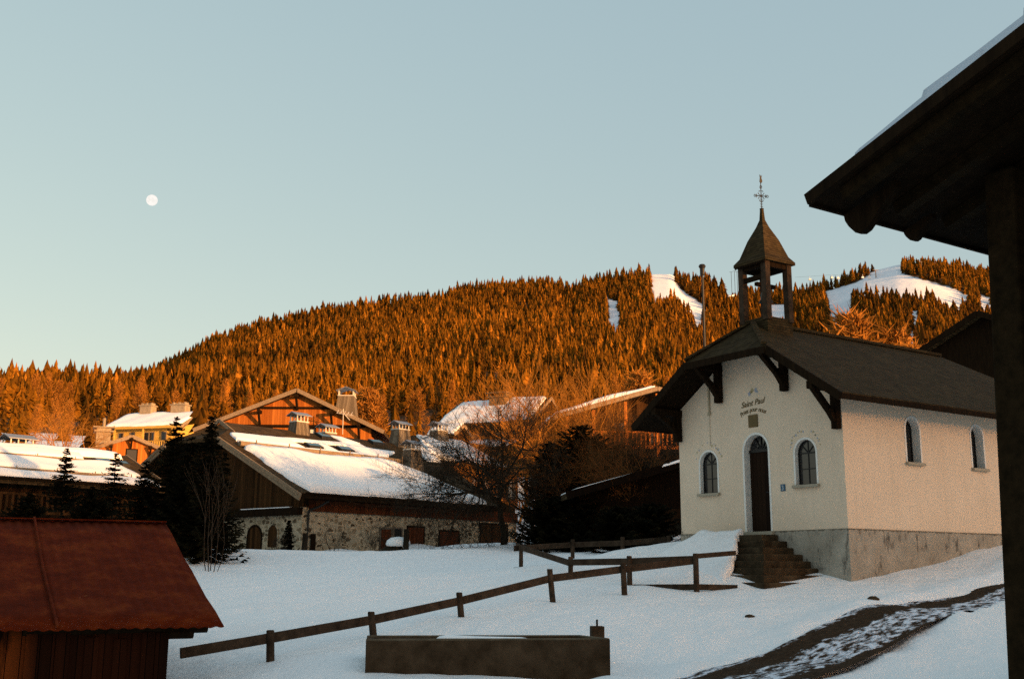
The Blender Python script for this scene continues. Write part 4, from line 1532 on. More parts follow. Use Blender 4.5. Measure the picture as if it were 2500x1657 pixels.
snow_patch(s, (-0.3, -2.5, -2.55), (8.3, -2.5, -2.55), (8.3, -0.15, -1.74), (-0.3, -0.15, -1.74), 0.25, 20, 6, 62, 0.08)
s.build('porch_snow', 'roof_snow', po, True)
for x in (-.3, 2.6, 5.4, 8.3):
    pv2 = MB().bar((x, -2.4, -6), (x, -2.4, -2.6), .18, .18)
    pv2.build('porch_post', 'wood_gable_plank', HF)

# small lean-to with snow beside it
PF2 = at(1052, 1062, 104)
H5, r5, rz5, _ = chalet('small_outbuilding', 'small snow capped outbuilding at the left foot of the broad snowy roof', PF2, -27, 2.4, 3.0, -3, 0.0, 0.9, (0.3, 0.3), wall='wood_gable_plank')
s = MB()
snow_patch(s, (-.3, -.25, .02), (2.7, -.25, .02), (2.7, 1.5, 1.08), (-.3, 1.5, 1.08), 0.25, 10, 6, 64, 0.05)
s.build('snow_cover', 'roof_snow', H5, True)

# ---- gable with snowy rake rising to the right behind the bare trees
PG = at(1403, 1180, 100)
HG, rG, rzG, _ = chalet('balcony_chalet', 'dark timber chalet with snowy roof edge rising towards the chapel', PG + 1.33 * np.array([10.6, 1.2, 0]), 97, 9, 11.5, -4, 4.45, 6.3, (0.9, 1.6), 5.2, wall='wood_gable_plank')
HG.scale = (1.33, 1.33, 1.33)
s = MB()
k = 1.85 / 6.3
SG = lambda x, y: Vector((x, y, 4.45 + k * (11.5 - y) + 0.17))
snow_patch(s, SG(-1.55, 12.3), SG(9, 12.3), SG(9, 5.3), SG(-1.55, 5.3), 0.32, 12, 20, 71, 0.05)
s.build('snow_cover', 'roof_snow', HG, True)
bl = MB()
for lv in (0.2, 2.4):
    bl.bar((-1.3, -.4, lv), (-1.3, 11.9, lv), .1, .22)
    bl.bar((-1.3, -.4, lv + 1.0), (-1.3, 11.9, lv + 1.0), .1, .1)
    for q in range(40):
        bl.box((-1.33, -.3 + q * .3, lv), (-1.28, -.2 + q * .3, lv + 1))
for y in (0.4, 3.0, 5.2, 7.4, 9.6, 11.4):
    bl.bar((-1.3, y, -4), (-1.3, y, 4.3 + 1.75 * (1 - abs(y - 5.2) / 6.3)), .2, .2)
bl.build('balcony_railing', 'wood_orange_plank', HG)
MB().box((-1.25, -.3, 0.0), (-0.004, 11.8, 0.1)).build('balcony', 'dark_timber', HG)
MB().box((-1.25, -.3, 2.2), (-0.004, 11.8, 2.3)).build('balcony', 'dark_timber', HG)
for u in (2.0, 4.6, 7.0, 9.2):
    for lv in (0.3, 2.3):
        opening(HG, 'window', fx(0), u, u + .9, lv + .5, lv + 1.9, 'window_glass', frame='dark_timber')

# ---- black timber barn left of the chapel
PK = at(1440, 1335, 46)
HK, rK, rzK, _ = chalet('black_barn', 'black timber barn with a thin snowy roof edge left of the chapel', PK + np.array([10.3, 1.0, -0.4]), 96, 8, 10.8, -1.5, 2.55, 4.1, (0.6, 0.7), 5.4, wall='tarred_board', barge='tarred_board')
s = MB()
k = 1.55 / 5.4
SK = lambda x, y: Vector((x, y, 2.55 + k * (10.8 - y) + 0.17))
snow_patch(s, SK(-0.65, 11.2), SK(2.0, 11.2), SK(2.0, 5.6), SK(-0.65, 5.6), 0.06, 8, 24, 81, 0.16)
s.build('snow_cover', 'roof_snow', HK, True)
opening(HK, 'barn_door', fx(0), 5.0, 7.4, -0.6, 2.0, 'dark_timber', frame='tarred_board')

# ---- dark gable behind the chapel, right
PH = at(2397, 765, 58)
HH, rH, rzH, _ = chalet('dark_gable_house', 'tall black gabled house rising behind the right end of the chapel roof', PH + np.array([6.0 * math.sin(rad(48)), -6.0 * math.cos(rad(48)), -5.2]), 48, 12, 12.0, -9, 1.95, 5.04, (0.5, 0.7), 6.0, wall='dark_timber', barge='dark_timber', th=0.2)
ed = MB()
ed.bar((-0.7, 6.0, 5.23), (-0.7, 12.4, 5.23 - 0.515 * 6.4), 0.07, 0.06)  # thin sunlit rim of the rake, its light put into the orange colour
ed.build('sunlit_edge', 'wood_orange_plank', HH)
opening(HH, 'window', fx(0), 3.4, 4.4, 0.6, 1.8, 'window_glass', frame='dark_timber')


# ------------------------------------------------------------------ the near chalet at the right: corner, eave and purlin ends
def near_chalet():
    tip = at(1983, 493, 8.0)
    ang = 34.0
    N = thing('eave_chalet', 'near black chalet corner with a snow topped eave reaching in from the right', 'house', (0, 0, 0), 0)
    ex_ = np.array([math.cos(rad(ang)), math.sin(rad(ang)), 0])
    ey_ = np.array([-math.sin(rad(ang)), math.cos(rad(ang)), 0])
    N.location = tuple(tip)
    N.rotation_euler = (0, 0, rad(ang))
    # local: x along the eave (away), y = outwards to the left of the gable; the roof climbs towards -y
    k = 0.335
    half = 6.5
    L = 9.0
    G, OV = 1.25, 0.78     # gable overhang, eave overhang
    r = MB()
    Z = lambda y: -k * y if y > -half else k * half + k * (y + half)
    r.prism([(0, 0, 0.05), (L, 0, 0.05), (L, -half, Z(-half) + 0.05), (0, -half, Z(-half) + 0.05)], (0, 0, -0.05))
    r.prism([(0, -2 * half, Z(-2 * half) + 0.05), (0, -half, Z(-half) + 0.05), (L, -half, Z(-half) + 0.05), (L, -2 * half, Z(-2 * half) + 0.05)], (0, 0, -0.05))
    ro = r.build('roof', 'dark_timber', N)
    for q in range(14):
        x = 0.12 + q * 0.62
        MB().bar((x, -0.22, Z(-.22) - 0.06), (x, -half, Z(-half) - 0.06), 0.11, 0.10).build('rafter', 'eave_timber', N)
    bb = MB().bar((-0.03, 0.02, Z(0) + 0.015), (-0.03, -half, Z(-half) + 0.015), 0.04, 0.09)
    bb.build('barge_board', 'dark_timber', N)
    MB().bar((0, 0.02, 0.0), (L, 0.02, 0.0), 0.03, 0.06).build('fascia', 'dark_timber', N)
    for y, x0 in ((-2.7, 0.3), (-4.6, 0.3)):
        p = MB()
        zt = Z(y) - 0.12
        prof = [(x0 + 0.0, zt), (x0 + 0.02, zt - 0.08), (x0 + 0.10, zt - 0.18), (x0 + 0.24, zt - 0.22), (x0 + 0.6, zt - 0.2), (L - .1, zt - 0.2), (L - .1, zt)]
        p.prism([(a, y - 0.11, b) for a, b in prof], (0, 0.22, 0))
        p.build('purlin', 'dark_timber', N)
    # carved rafter tails under the eave
    for x0, k_ in ((0.33, 1.0), (1.07, 0.55)):
        prof = [(-.02, -.05), (-.03, -.10), (-.06, -.15), (-.12, -.215), (-.17, -.228), (-.22, -.21), (-.27, -.165), (-.33, -.10), (-.5, .04), (-.5, .10)]
        MB().prism([(x0, a * k_, b * k_ - .03 * (1 - k_)) for a, b in prof], (0.07, 0, 0)).build('rafter_tail', 'dark_timber', N)
    w = MB()
    w.add([(G, -OV, -6.4), (G, -2 * half + OV, -6.4), (G, -2 * half + OV, Z(-2 * half + OV) - .02), (G, -half, Z(-half) - .02), (G, -OV, Z(-OV) - .02)], [(0, 1, 2, 3, 4)])
    w.add([(L - .4, -OV, -6.4), (L - .4, -2 * half + OV, -6.4), (L - .4, -2 * half + OV, Z(-2 * half + OV) - .02), (L - .4, -half, Z(-half) - .02), (L - .4, -OV, Z(-OV) - .02)], [(0, 1, 2, 3, 4)])
    w.add([(G, -OV, -6.4), (L - .4, -OV, -6.4), (L - .4, -OV, Z(-OV) - .02), (G, -OV, Z(-OV) - .02)], [(0, 1, 2, 3)])
    w.add([(G, -2 * half + OV, -6.4), (L - .4, -2 * half + OV, -6.4), (L - .4, -2 * half + OV, Z(-OV) - .02), (G, -2 * half + OV, Z(-OV) - .02)], [(0, 1, 2, 3)])
    w.build('wall', 'dark_timber', N)
    MB().bar((G - 0.46, -OV - 0.09, -6.4), (G - 0.03, -OV - 0.09, Z(-OV) - .05), 0.24, 0.30, up=(1, 0, 0)).build('corner_post', 'eave_timber', N, bevel=0.02)
    s = MB()
    snow_patch(s, (-0.025, -1.5, Z(-1.5) + .062), (-0.025, -0.36, Z(-.36) + .062), (L - .3, -0.36, Z(-.36) + .062), (L - .3, -1.5, Z(-1.5) + .062), 0.10, 30, 14, 92, 0.008)
    snow_patch(s, (-0.02, -2.6, Z(-2.6) + .066), (-0.02, -0.95, Z(-.95) + .066), (L - .3, -0.85, Z(-.85) + .066), (L - .3, -2.6, Z(-2.6) + .066), 0.21, 40, 14, 91, 0.008)
    snow_patch(s, (-0.025, -half + .1, Z(-half) + .07), (-0.025, -1.75, Z(-1.75) + .07), (L - .3, -1.6, Z(-1.6) + .07), (L - .3, -half + .1, Z(-half) + .07), 0.34, 60, 14, 93, 0.008)
    s.build('snow_cover', 'shaded_snow', N, True)


near_chalet()


# ------------------------------------------------------------------ rusty shed, lower left
def shed():
    k = 1.30
    e0 = at(546, 1527, 12 * k)                   # right end of the front eave
    rg = at(405, 1275, 15 * k)                   # right end of the ridge
    dvec = (e0 - rg)[:2]
    run = float(np.hypot(*dvec))
    ang = math.degrees(math.atan2(-dvec[1], -dvec[0])) - 90      # local y = from eave up to ridge
    S = thing('rusty_shed', 'small timber shed with a rust red corrugated iron roof', 'shed', e0, ang)
    rise = float(rg[2] - e0[2])
    Lr = 9.0
    n = 480
    vs, fs = [], []
    for i in range(n + 1):
        x = -Lr * i / n
        h = 0.009 * math.sin(x * 2 * math.pi / 0.15) + 0.012 * math.sin(x * 0.9 + 1) * math.sin(x * 2.3)
        for j in range(9):
            y = -0.02 + (run + 0.04) * j / 8
            sag = -0.03 * math.sin(math.pi * j / 8) * (1 + 0.4 * math.sin(x * 1.1))
            rag = 0.02 * math.sin(x * 7.3) * (j == 0)
            vs.append((x + 0.01 * math.sin(j * 2.1), y + rag, rise * j / 8 + h + sag))
    for i in range(n):
        for j in range(8):
            fs.append((i * 9 + j, (i + 1) * 9 + j, (i + 1) * 9 + j + 1, i * 9 + j + 1))
    r = MB().add(vs, fs)
    m_ = len(vs)
    r.add([(v[0], 2 * run - v[1], v[2]) for v in vs], fs)
    ro = r.build('roof', 'rusty_iron', S, True)
    so_ = ro.modifiers.new('solid', 'SOLIDIFY')
    so_.thickness = 0.012
    cap = MB().bar((0, run, rise + .012), (-Lr, run, rise + 0.012), 0.16, 0.02)
    cap.build('ridge_cap', 'rusty_iron', ro)
    seam = MB()
    for x in (-2.12, -4.05, -5.9):
        seam.tube([(x, -.01, 0.03), (x - .02, run * .5, rise * .5 + 0.0), (x, run, rise + .03)], 0.022, 6)
    seam.build('sheet_seam', 'rusty_iron', ro)
    w = MB()
    XI = -0.66
    w.add([(XI, 0.30, -3.4), (XI, 2 * run - .3, -3.4), (XI, 2 * run - .3, -0.05), (XI, run, rise - 0.1), (XI, 0.30, 0.02)], [(0, 1, 2, 3, 4)])
    w.add([(XI, 0.30, -3.4), (-Lr, 0.30, -3.4), (-Lr, 0.30, 0.05), (XI, 0.30, 0.05)], [(0, 1, 2, 3)])
    w.add([(-Lr, 0.30, -3.4), (-Lr, 2 * run - .3, -3.4), (-Lr, run, rise - .1), (-Lr, 0.30, 0.05)], [(0, 1, 2, 3)])
    w.add([(XI, 2 * run - .3, -3.4), (-Lr, 2 * run - .3, -3.4), (-Lr, 2 * run - .3, 0), (XI, 2 * run - .3, 0)], [(0, 1, 2, 3)])
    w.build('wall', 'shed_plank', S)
    p = MB()
    p.tube([(-0.14, 0.36, -0.02), (-2.5, 0.36, -0.02)], [0.085, 0.10], 10)
    p.tube([(-0.33, 0.36, -0.09), (-0.7, 0.36, -0.09)], [0.09, 0.09], 10)
    p.build('purlin', 'dark_timber', S)
    pl = MB()
    R = random.Random(3)
    for i in range(46):
        x = XI - 0.09 - i * 0.18
        if R.random() < 0.5:
            pl.box((x - 0.085, 0.275, -3.3), (x + 0.085, 0.297, R.uniform(-0.16, -0.02)))
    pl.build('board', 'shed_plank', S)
    return S


shed()


# ------------------------------------------------------------------ water trough and spout post
def trough():
    a = at(893, 1572, 16.9)
    b = at(1491, 1555, 17.3)
    d = (b - a)[:2]
    L = float(np.hypot(*d))
    ang = math.degrees(math.atan2(d[1], d[0]))
    T = thing('water_trough', 'long weathered concrete water trough standing in the snow', 'trough', (a[0], a[1], (a[2] + b[2]) / 2), ang)
    W_, th, h = 0.95, 0.11, 0.9
    o = MB()
    bl = lambda x: 0.10 * min(1, x / 0.4) if x < 0.4 else 0.1
    # outer hull with chamfered right end, hollow inside
    out = [(0, 0), (L - 0.02, 0), (L, 0.05), (L - 0.30, W_), (0, W_)]
    inn = [(th, th), (L - th - .06, th), (L - th - .25, W_ - th), (th, W_ - th)]
    R = random.Random(8)
    pts, edges = [Vector(p) for p in out + inn], []
    no, ni = len(out), len(inn)
    edges = [(i, (i + 1) % no) for i in range(no)] + [(no + i, no + (i + 1) % ni) for i in range(ni)]
    V, E_, Ff, *_r = delaunay_2d_cdt(pts, edges, [], 1, 1e-5)
    fs = []
    for f in Ff:
        c = sum((V[i] for i in f), Vector((0, 0))) / len(f)
        if not inpoly(np.array([c[0]]), np.array([c[1]]), inn)[0]:
            fs.append(tuple(f))
    tz = lambda p: 0.012 * math.sin(p[0] * 2.3)
    o.add([(p[0], p[1], tz(p)) for p in V], fs)
    for lp, inw in ((out, 1), (inn, -1)):
        n = len(lp)
        o.add([(p[0], p[1], tz(p)) for p in lp] + [(p[0], p[1], -h if inw == 1 else -0.35) for p in lp], [(i, (i + 1) % n, n + (i + 1) % n, n + i) for i in range(n)])
    o.build('basin', 'trough_concrete', T, bevel=0.015)
    rm = MB()
    for p_, q_ in ((out[0], out[1]), (out[1], out[2]), (out[2], out[3]), (out[3], out[4])):
        a_ = Vector((p_[0], p_[1], 0.008))
        b_ = Vector((q_[0], q_[1], 0.008))
        c_ = Vector((L / 2, W_ / 2, 0.008))
        n_ = (c_ - (a_ + b_) / 2).normalized()
        dd = (b_ - a_).normalized()
        n_ = (n_ - dd * n_.dot(dd)).normalized() * 0.05
        rm.bar(a_ + n_, b_ + n_, 0.085, 0.05)
    rm.build('rim', 'trough_rim', T, bevel=0.012)
    s = MB().add([(p[0], p[1], -0.16) for p in inn], [(0, 1, 2, 3)])
    s.build('ice', 'window_glass', T)
    s = MB()
    snow_patch(s, (1.0, th + .01, -0.03), (2.55, th + .01, -0.04), (2.3, .62, -0.14), (1.2, .62, -0.14), 0.13, 12, 6, 6, 0.04)
    s.build('snow_heap', 'roof_snow', T, True)
    return T


trough()
p = at(1458, 1560, 18.9)
sp = thing('spout_post', 'squat timber spout block with a short iron pipe behind the trough', 'post', p, 8)
MB().box((-0.105, -0.10, -0.9), (0.105, 0.10, 0.215)).build('block', 'trough_concrete', sp, bevel=0.012)
MB().tube([(-0.0, 0, 0.2), (0.0, 0, 0.32)], 0.018, 8).build('pipe', 'iron', sp)


# ------------------------------------------------------------------ fences
def fence(name, label, posts, rails, pr=0.062):
    """posts: (pixel x, y of top, y of foot, distance); rails: lists of (px, py, distance)"""
    p0 = at(posts[0][0], posts[0][2], posts[0][3])
    Fn = thing(name, label, 'fence', p0)
    R = random.Random(len(posts))
    for (x, yt, yb, D, *lean) in posts:
        xb = x + (lean[0] if lean else 0)
        a, b = at(x, yt, D) - p0, at(xb, yb, D) - p0
        b = a + (b - a) * 1.5
        m_ = MB()
        m_.tube([b, b + (a - b) * 0.6, a - np.array([0, 0, .012]), a], [pr * 1.1, pr * 1.03, pr, pr * .82], 10)
        m_.build('post', 'rail_timber', Fn)
    for rl in rails:
        w, h = rl[0]
        pts = [at(*q) - p0 for q in rl[1:]]
        m_ = MB()
        for a, b in zip(pts[:-1], pts[1:]):
            m_.bar(a, b, w, h)
        m_.build('rail', 'rail_timber', Fn, bevel=0.01)
    return Fn


fence('meadow_fence', 'long single rail timber fence climbing through the snow from the shed',
      [(660, 1537, 1612, 18), (906, 1492, 1566, 20, 7), (1121, 1445, 1517, 22, 6), (1342, 1388, 1473, 24, 8), (1521, 1372, 1460, 24.6, 4)],
      [((0.045, 0.155), (440, 1594, 17.0), (663, 1556, 18.06), (910, 1512, 20.06), (1124, 1466, 22.06), (1345, 1411, 24.06), (1520, 1389, 24.66), (1694, 1368, 25.25))])
fence('paddock_fence', 'zigzag timber paddock fence in front of the chapel steps',
      [(1698, 1350, 1450, 25.2, 3), (1536, 1356, 1458, 26.2, 2), (1393, 1358, 1428, 28, 0), (1272, 1330, 1390, 33, 0), (1398, 1316, 1380, 34.5, 0), (1520, 1310, 1395, 33.5, 1), (1632, 1307, 1345, 34.5)],
      [((0.045, 0.155), (1700, 1364, 25.25), (1536, 1370, 26.26), (1385, 1372, 28.06)),
       ((0.045, 0.155), (1398, 1376, 28.06), (1272, 1336, 33.0), (1260, 1331, 33.5)),
       ((0.05, 0.16), (1255, 1338, 33.1), (1400, 1329, 34.6), (1520, 1325, 33.6), (1632, 1316, 34.6)),
       ((0.05, 0.16), (1255, 1391, 32.9), (1398, 1384, 34.2), (1515, 1378, 33.2)),
       ((0.05, 0.12), (1262, 1396, 32.8), (1393, 1427, 28.0)),
       ((0.05, 0.13), (1400, 1432, 27.8), (1536, 1433, 26.2), (1700, 1432, 25.2), (1800, 1434, 25.5)),
       ((0.05, 0.13), (1425, 1437, 27.4), (1530, 1455, 26.0)),
       ((0.05, 0.13), (1575, 1452, 26.0), (1690, 1436, 26.6)),
       ((0.05, 0.11), (1700, 1357, 25.3), (1795, 1349, 27.0))])

# stump with a cap of snow by the farmhouse
p = at(965, 1352, 50)
sp = thing('snowy_stump', 'tree stump capped with snow in front of the red shutters', 'stump', (p[0], p[1], gz(p[0], p[1])))
vs = []
m_ = MB().tube([(-.1, 0, -.3), (-.05, 0, .15), (0.0, 0, .38)], [0.55, 0.42, 0.30], 10)
m_.tube([(-.9, -.1, -.2), (-.4, 0, .1), (0, 0, .3)], [0.05, 0.16, .2], 8)
m_.build('wood', 'dark_bark', sp)
snow_ = MB().lathe([(0.5, 0.26), (0.56, 0.36), (0.50, 0.52), (0.33, 0.64), (0.05, 0.68)], (0.12, 0, 0), 18)
snow_.build('snow_cap', 'roof_snow', sp, True)
for (x, y, hpx, D, lb) in ((990, 1355, 62, 49.5, 'dark weathered stake right of the snow capped stump'), (742, 1352, 50, 53, 'short dark stake at the foot of the farmhouse downpipe')):
    p = at(x, y, D)
    stt = MB().tube([(0, 0, -.5), (0.02, 0, hpx * D / 2700)], [0.14, 0.12], 8).build('stake', 'dark_bark')
    stt.location = tuple(p)
    tag(stt, lb, 'stake')

# stones and clods on the bank above the road
for i, (x, y, D, s0, lb) in enumerate(((1830, 1491, 21.8, 0.06, 'small dark stone lying alone on the snow bank'), (2132, 1463, 22.4, 0.08, 'dark clod at the upper edge of the cleared road'),
                                       (1782, 1588, 18.0, 0.12, 'larger snow dusted boulder beside the road at lower right'), (1722, 1607, 17.6, 0.10, 'flat snow dusted boulder at the left end of the road'))):
    p = at(x, y, D)
    R = np.random.RandomState(i)
    bms = MB().lathe([(s0 * math.sin(math.pi * q / 7) + .003, -s0 * 0.6 * math.cos(math.pi * q / 7)) for q in range(8)], n=10)
    bms.v = [(v[0] * 1.5 * (1 + R.uniform(-.2, .2)), v[1] * (1 + R.uniform(-.2, .2)), v[2] * (1 + R.uniform(-.2, .2))) for v in bms.v]
    o = bms.build('stone', 'step_stone', None, True)
    o.location = (p[0], p[1], gz(p[0], p[1]) + s0 * 0.12)
    if i > 1:
        sc_ = MB().lathe([(s0 * 1.25 * math.sin(math.pi * q / 14) + .003, s0 * (0.25 + 0.55 * math.cos(math.pi * q / 14))) for q in range(8)], n=14)
        sc_.v = [(v[0] * 1.4, v[1], v[2]) for v in sc_.v]
        sc_.build('snow_cap', 'snow', o, True)
    tag(o, lb, 'stone', 'stones by the road')

# lamp mast behind the chapel
p = at(1714, 645, 58)
lm = thing('lamp_mast', 'thin dark mast with a round cap behind the chapel', 'lamp post', (p[0], p[1], gz(p[0], p[1])))
hh = p[2] - gz(p[0], p[1])
MB().tube([(0, 0, -0.3), (0, 0, hh - 0.1)], [0.075, 0.06], 10).build('mast', 'iron', lm)
MB().lathe([(0.10, hh - .62), (0.13, hh - .58), (0.13, hh - .25), (0.16, hh - .2), (0.20, hh - .12), (0.14, hh - .02), (0.03, hh + .01)], (0, 0, 0), 14).build('cap', 'iron', lm)


# ------------------------------------------------------------------ vegetation
def cone_tree(layers, sides, seed, spiky=0.35, slim=0.19):
    """unit-height conifer of ragged skirts: verts, triangles, tint"""
    R = np.random.RandomState(seed)
    V, Fc, T = [], [], []
    for i in range(layers):
        f = i / layers
        z0 = 0.05 + 0.90 * f
        rr = slim * (1 - f) ** 0.85 + 0.012
        top = z0 + 0.95 / layers * 1.9
        o = len(V)
        V.append((R.normal(0, .006), R.normal(0, .006), min(top, 1.0) if i < layers - 1 else 1.0))
        T.append(R.uniform(0.0, 0.15))
        a0 = R.uniform(0, 6.28)
        for k in range(sides):
            a = a0 + 2 * math.pi * k / sides
            q = rr * (1 + R.uniform(-spiky, spiky) - (0.35 if k % 2 else 0))
            V.append((q * math.cos(a), q * math.sin(a), z0 - (0 if k % 2 else 0.35 / layers) + R.uniform(-.3, .3) / layers))
            T.append(R.uniform(-0.2, 0.3))
        for k in range(sides):
            Fc.append((o, o + 1 + k, o + 1 + (k + 1) % sides))
    return np.array(V), np.array(Fc), np.array(T)


FR = np.random.RandomState(11)


def free_of_piste(a, e):
    ok = np.ones(len(a), bool)
    for P in PISTES:
        ok &= ~inpoly(a, e, P)
    return ok


# far wood: thousands of trees that read as one mass
def far_wood():
    n = 25000
    az = rad(FR.uniform(-27.5, 27.5, n))
    r = np.sqrt(FR.uniform(470 ** 2, 1212 ** 2, n))
    x, y = r * np.sin(az), r * np.cos(az)
    z = hill_z(r, az)
    ok = free_of_piste(az, (z - EYE[2]) / r)
    # a few openings where the ground shows
    ok &= vnoise(x / 60, y / 60, 21) < 1.15
    x, y, z, r = x[ok], y[ok], z[ok], r[ok]
    n = len(x)
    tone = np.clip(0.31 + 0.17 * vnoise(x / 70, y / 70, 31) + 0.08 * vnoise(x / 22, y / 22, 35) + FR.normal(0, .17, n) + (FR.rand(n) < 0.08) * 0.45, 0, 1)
    h = FR.uniform(7.0, 13.0, n) * (1 + 0.45 * FR.rand(n) ** 3) * (1 - 0.25 * (tone > .8)) * (1 + 0.22 * vnoise(x / 55, y / 55, 33))
    wd = FR.uniform(0.85, 1.25, n)
    VV, FF, TT, off = [], [], [], 0
    vari = [cone_tree(8, 8, 100 + q, 0.38, (0.16, 0.20, 0.24, 0.28, 0.22)[q]) for q in range(5)]
    pick = FR.randint(0, 5, n)
    rot = FR.uniform(0, 6.28, n)
    for q in range(5):
        v, f, t_ = vari[q]
        I = np.where(pick == q)[0]
        c, s = np.cos(rot[I])[:, None], np.sin(rot[I])[:, None]
        X = (v[None, :, 0] * c - v[None, :, 1] * s) * (h[I] * wd[I])[:, None] + x[I][:, None]
        Y = (v[None, :, 0] * s + v[None, :, 1] * c) * (h[I] * wd[I])[:, None] + y[I][:, None]
        Z = v[None, :, 2] * h[I][:, None] + z[I][:, None] - 0.4
        VV.append(np.stack([X, Y, Z], 2).reshape(-1, 3))
        FF.append((f[None] + (np.arange(len(I)) * len(v))[:, None, None] + off).reshape(-1, 3))
        TT.append((tone[I][:, None] + t_[None]).ravel())
        off += len(I) * len(v)
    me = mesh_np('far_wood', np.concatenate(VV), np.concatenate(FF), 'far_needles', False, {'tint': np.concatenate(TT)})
    o = bpy.data.objects.new('far_wood', me)
    col.objects.link(o)
    tag(o, 'dense conifer wood covering the sunlit hillside', 'wood', kind='stuff')


far_wood()

# the nearest trees of the wood, one object each, sharing a few meshes
SPR, LAR = [], []
for q in range(6):
    v, f, t_ = cone_tree(11, 11, 200 + q, 0.4, 0.20)
    SPR.append(mesh_np('hill_conifer', v, f, 'far_needles', False, {'tint': t_ + [0.05, 0.15, 0.25, 0.35, 0.42, 0.5][q]}))


def twig_cloud(seed, n=260, conical=True):
    """bare larch: leader, rising side branches and fine twigs as thin slivers (unit height)"""
    R = np.random.RandomState(seed)
    V, Fc = [], []

    def sliver(a, b, w):
        a, b = np.array(a), np.array(b)
        d = b - a
        s_ = np.cross(d, R.normal(size=3))
        s_ = s_ / (np.linalg.norm(s_) + 1e-9) * w
        o = len(V)
        V.extend([a - s_, a + s_, b])
        Fc.append((o, o + 1, o + 2))
    thick = 1.6 if n > 500 else 1.0
    sliver((0, 0, 0), (0, 0, 1), 0.012)
    sliver((0.002, 0, 0), (0, 0.001, 1), 0.012)
    for i in range(n):
        t_ = R.uniform(0.12, 0.97)
        a = R.uniform(0, 6.28)
        L = (0.24 * (1 - t_) ** 0.7 + 0.03) * R.uniform(.6, 1.15)
        p = np.array([0, 0, t_])
        e = p + np.array([math.cos(a) * L, math.sin(a) * L, L * R.uniform(.1, .7)])
        sliver(p, e, 0.004 * thick)
        for k in range(5):
            u = R.uniform(.25, 1)
            m_ = p + (e - p) * u
            sliver(m_, m_ + R.normal(size=3) * 0.035 + np.array([0, 0, .025]), 0.0035 * thick)
    return np.array(V), np.array(Fc)


for q in range(4):
    v, f = twig_cloud(300 + q)
    LAR.append(mesh_np('hill_larch', v, f, 'warm_twig'))
LARD = []
for q in range(3):
    v, f = twig_cloud(320 + q, 900)
    LARD.append(mesh_np('dense_larch', v, f, 'warm_twig'))


def place(meshes, name, x, y, h, label, cat, group, w=1.0, idx=None):
    o = bpy.data.objects.new(name, meshes[FR.randint(len(meshes)) if idx is None else idx])
    col.objects.link(o)
    o.location = (x, y, float(terrain(np.array([x]), np.array([y]))[0]) - 0.2)
    o.scale = (h * w, h * w, h)
    o.rotation_euler = (0, 0, FR.uniform(0, 6.28))
    tag(o, label, cat, group)
    return o


cnt = 0
while cnt < 250:
    a = rad(FR.uniform(-26, 24))
    r = math.sqrt(FR.uniform(175 ** 2, 470 ** 2))
    x, y = r * math.sin(a), r * math.cos(a)
    h = min(FR.uniform(0.024, 0.040) * r, 16)
    if FR.rand() < 0.24:
        place(LAR, 'bare_larch', x, y, h * 1.05, 'bare orange larch among conifers low on the wooded hillside', 'larch', 'bare larches at the foot of the hill', 1.0)
    else:
        place(SPR, 'hill_conifer', x, y, h, 'brown green conifer at the lower edge of the wooded hillside', 'conifer', 'conifers at the foot of the hill', FR.uniform(.9, 1.2))
    cnt += 1
for (px_, py_, D, h, kind, lb) in (
        (230, 985, 150, 7.5, 0, 'dark conifer just left of the yellow chalet'),
        (965, 985, 135, 7.0, 3, 'full conifer behind the farmhouse chimneys'),
        (1003, 1000, 125, 5.6, 2, 'smaller conifer right of the full one behind the farmhouse chimneys'),
        (1462, 958, 140, 6.0, 1, 'conifer above the rising snowy roof edge'),
        (2105, 812, 190, 9.0, 1, 'dark conifer between two orange larches above the chapel roof'),
        (496, 925, 118, 8.0, 1, 'brown conifer left of the orange gable rising behind the dark spruces'),
        (2250, 780, 170, 8.0, 0, 'dark conifer beside the black gable above the chapel roof')):
    p = at(px_, py_, D)
    g0 = float(terrain(np.array([p[0]]), np.array([p[1]]))[0])
    place(SPR, 'hill_conifer', p[0], p[1], max(p[2] - g0, h), lb, 'conifer', None, 1.0, kind)
for i, (px_, py_, D, h, lb) in enumerate((
        (2072, 766, 150, 8, 'bright orange larch above the middle of the chapel roof'),
        (2178, 806, 150, 8, 'broad orange larch beside the dark conifer above the chapel roof'),
        (2218, 838, 140, 6, 'low orange larch at the foot of the black gable'),
        (2130, 850, 140, 6, 'short orange larch low over the chapel ridge'),
        (900, 945, 140, 7, 'bare orange tree behind the tapered chimney of the orange chalet'),
        (1560, 905, 140, 7, 'orange larch right behind the left chapel eave'))):
    p = at(px_, py_, D)
    g0 = float(terrain(np.array([p[0]]), np.array([p[1]]))[0])
    place(LARD, 'bare_larch', p[0], p[1], max(p[2] - g0, h), lb, 'larch', None, 1.5, i % 3)


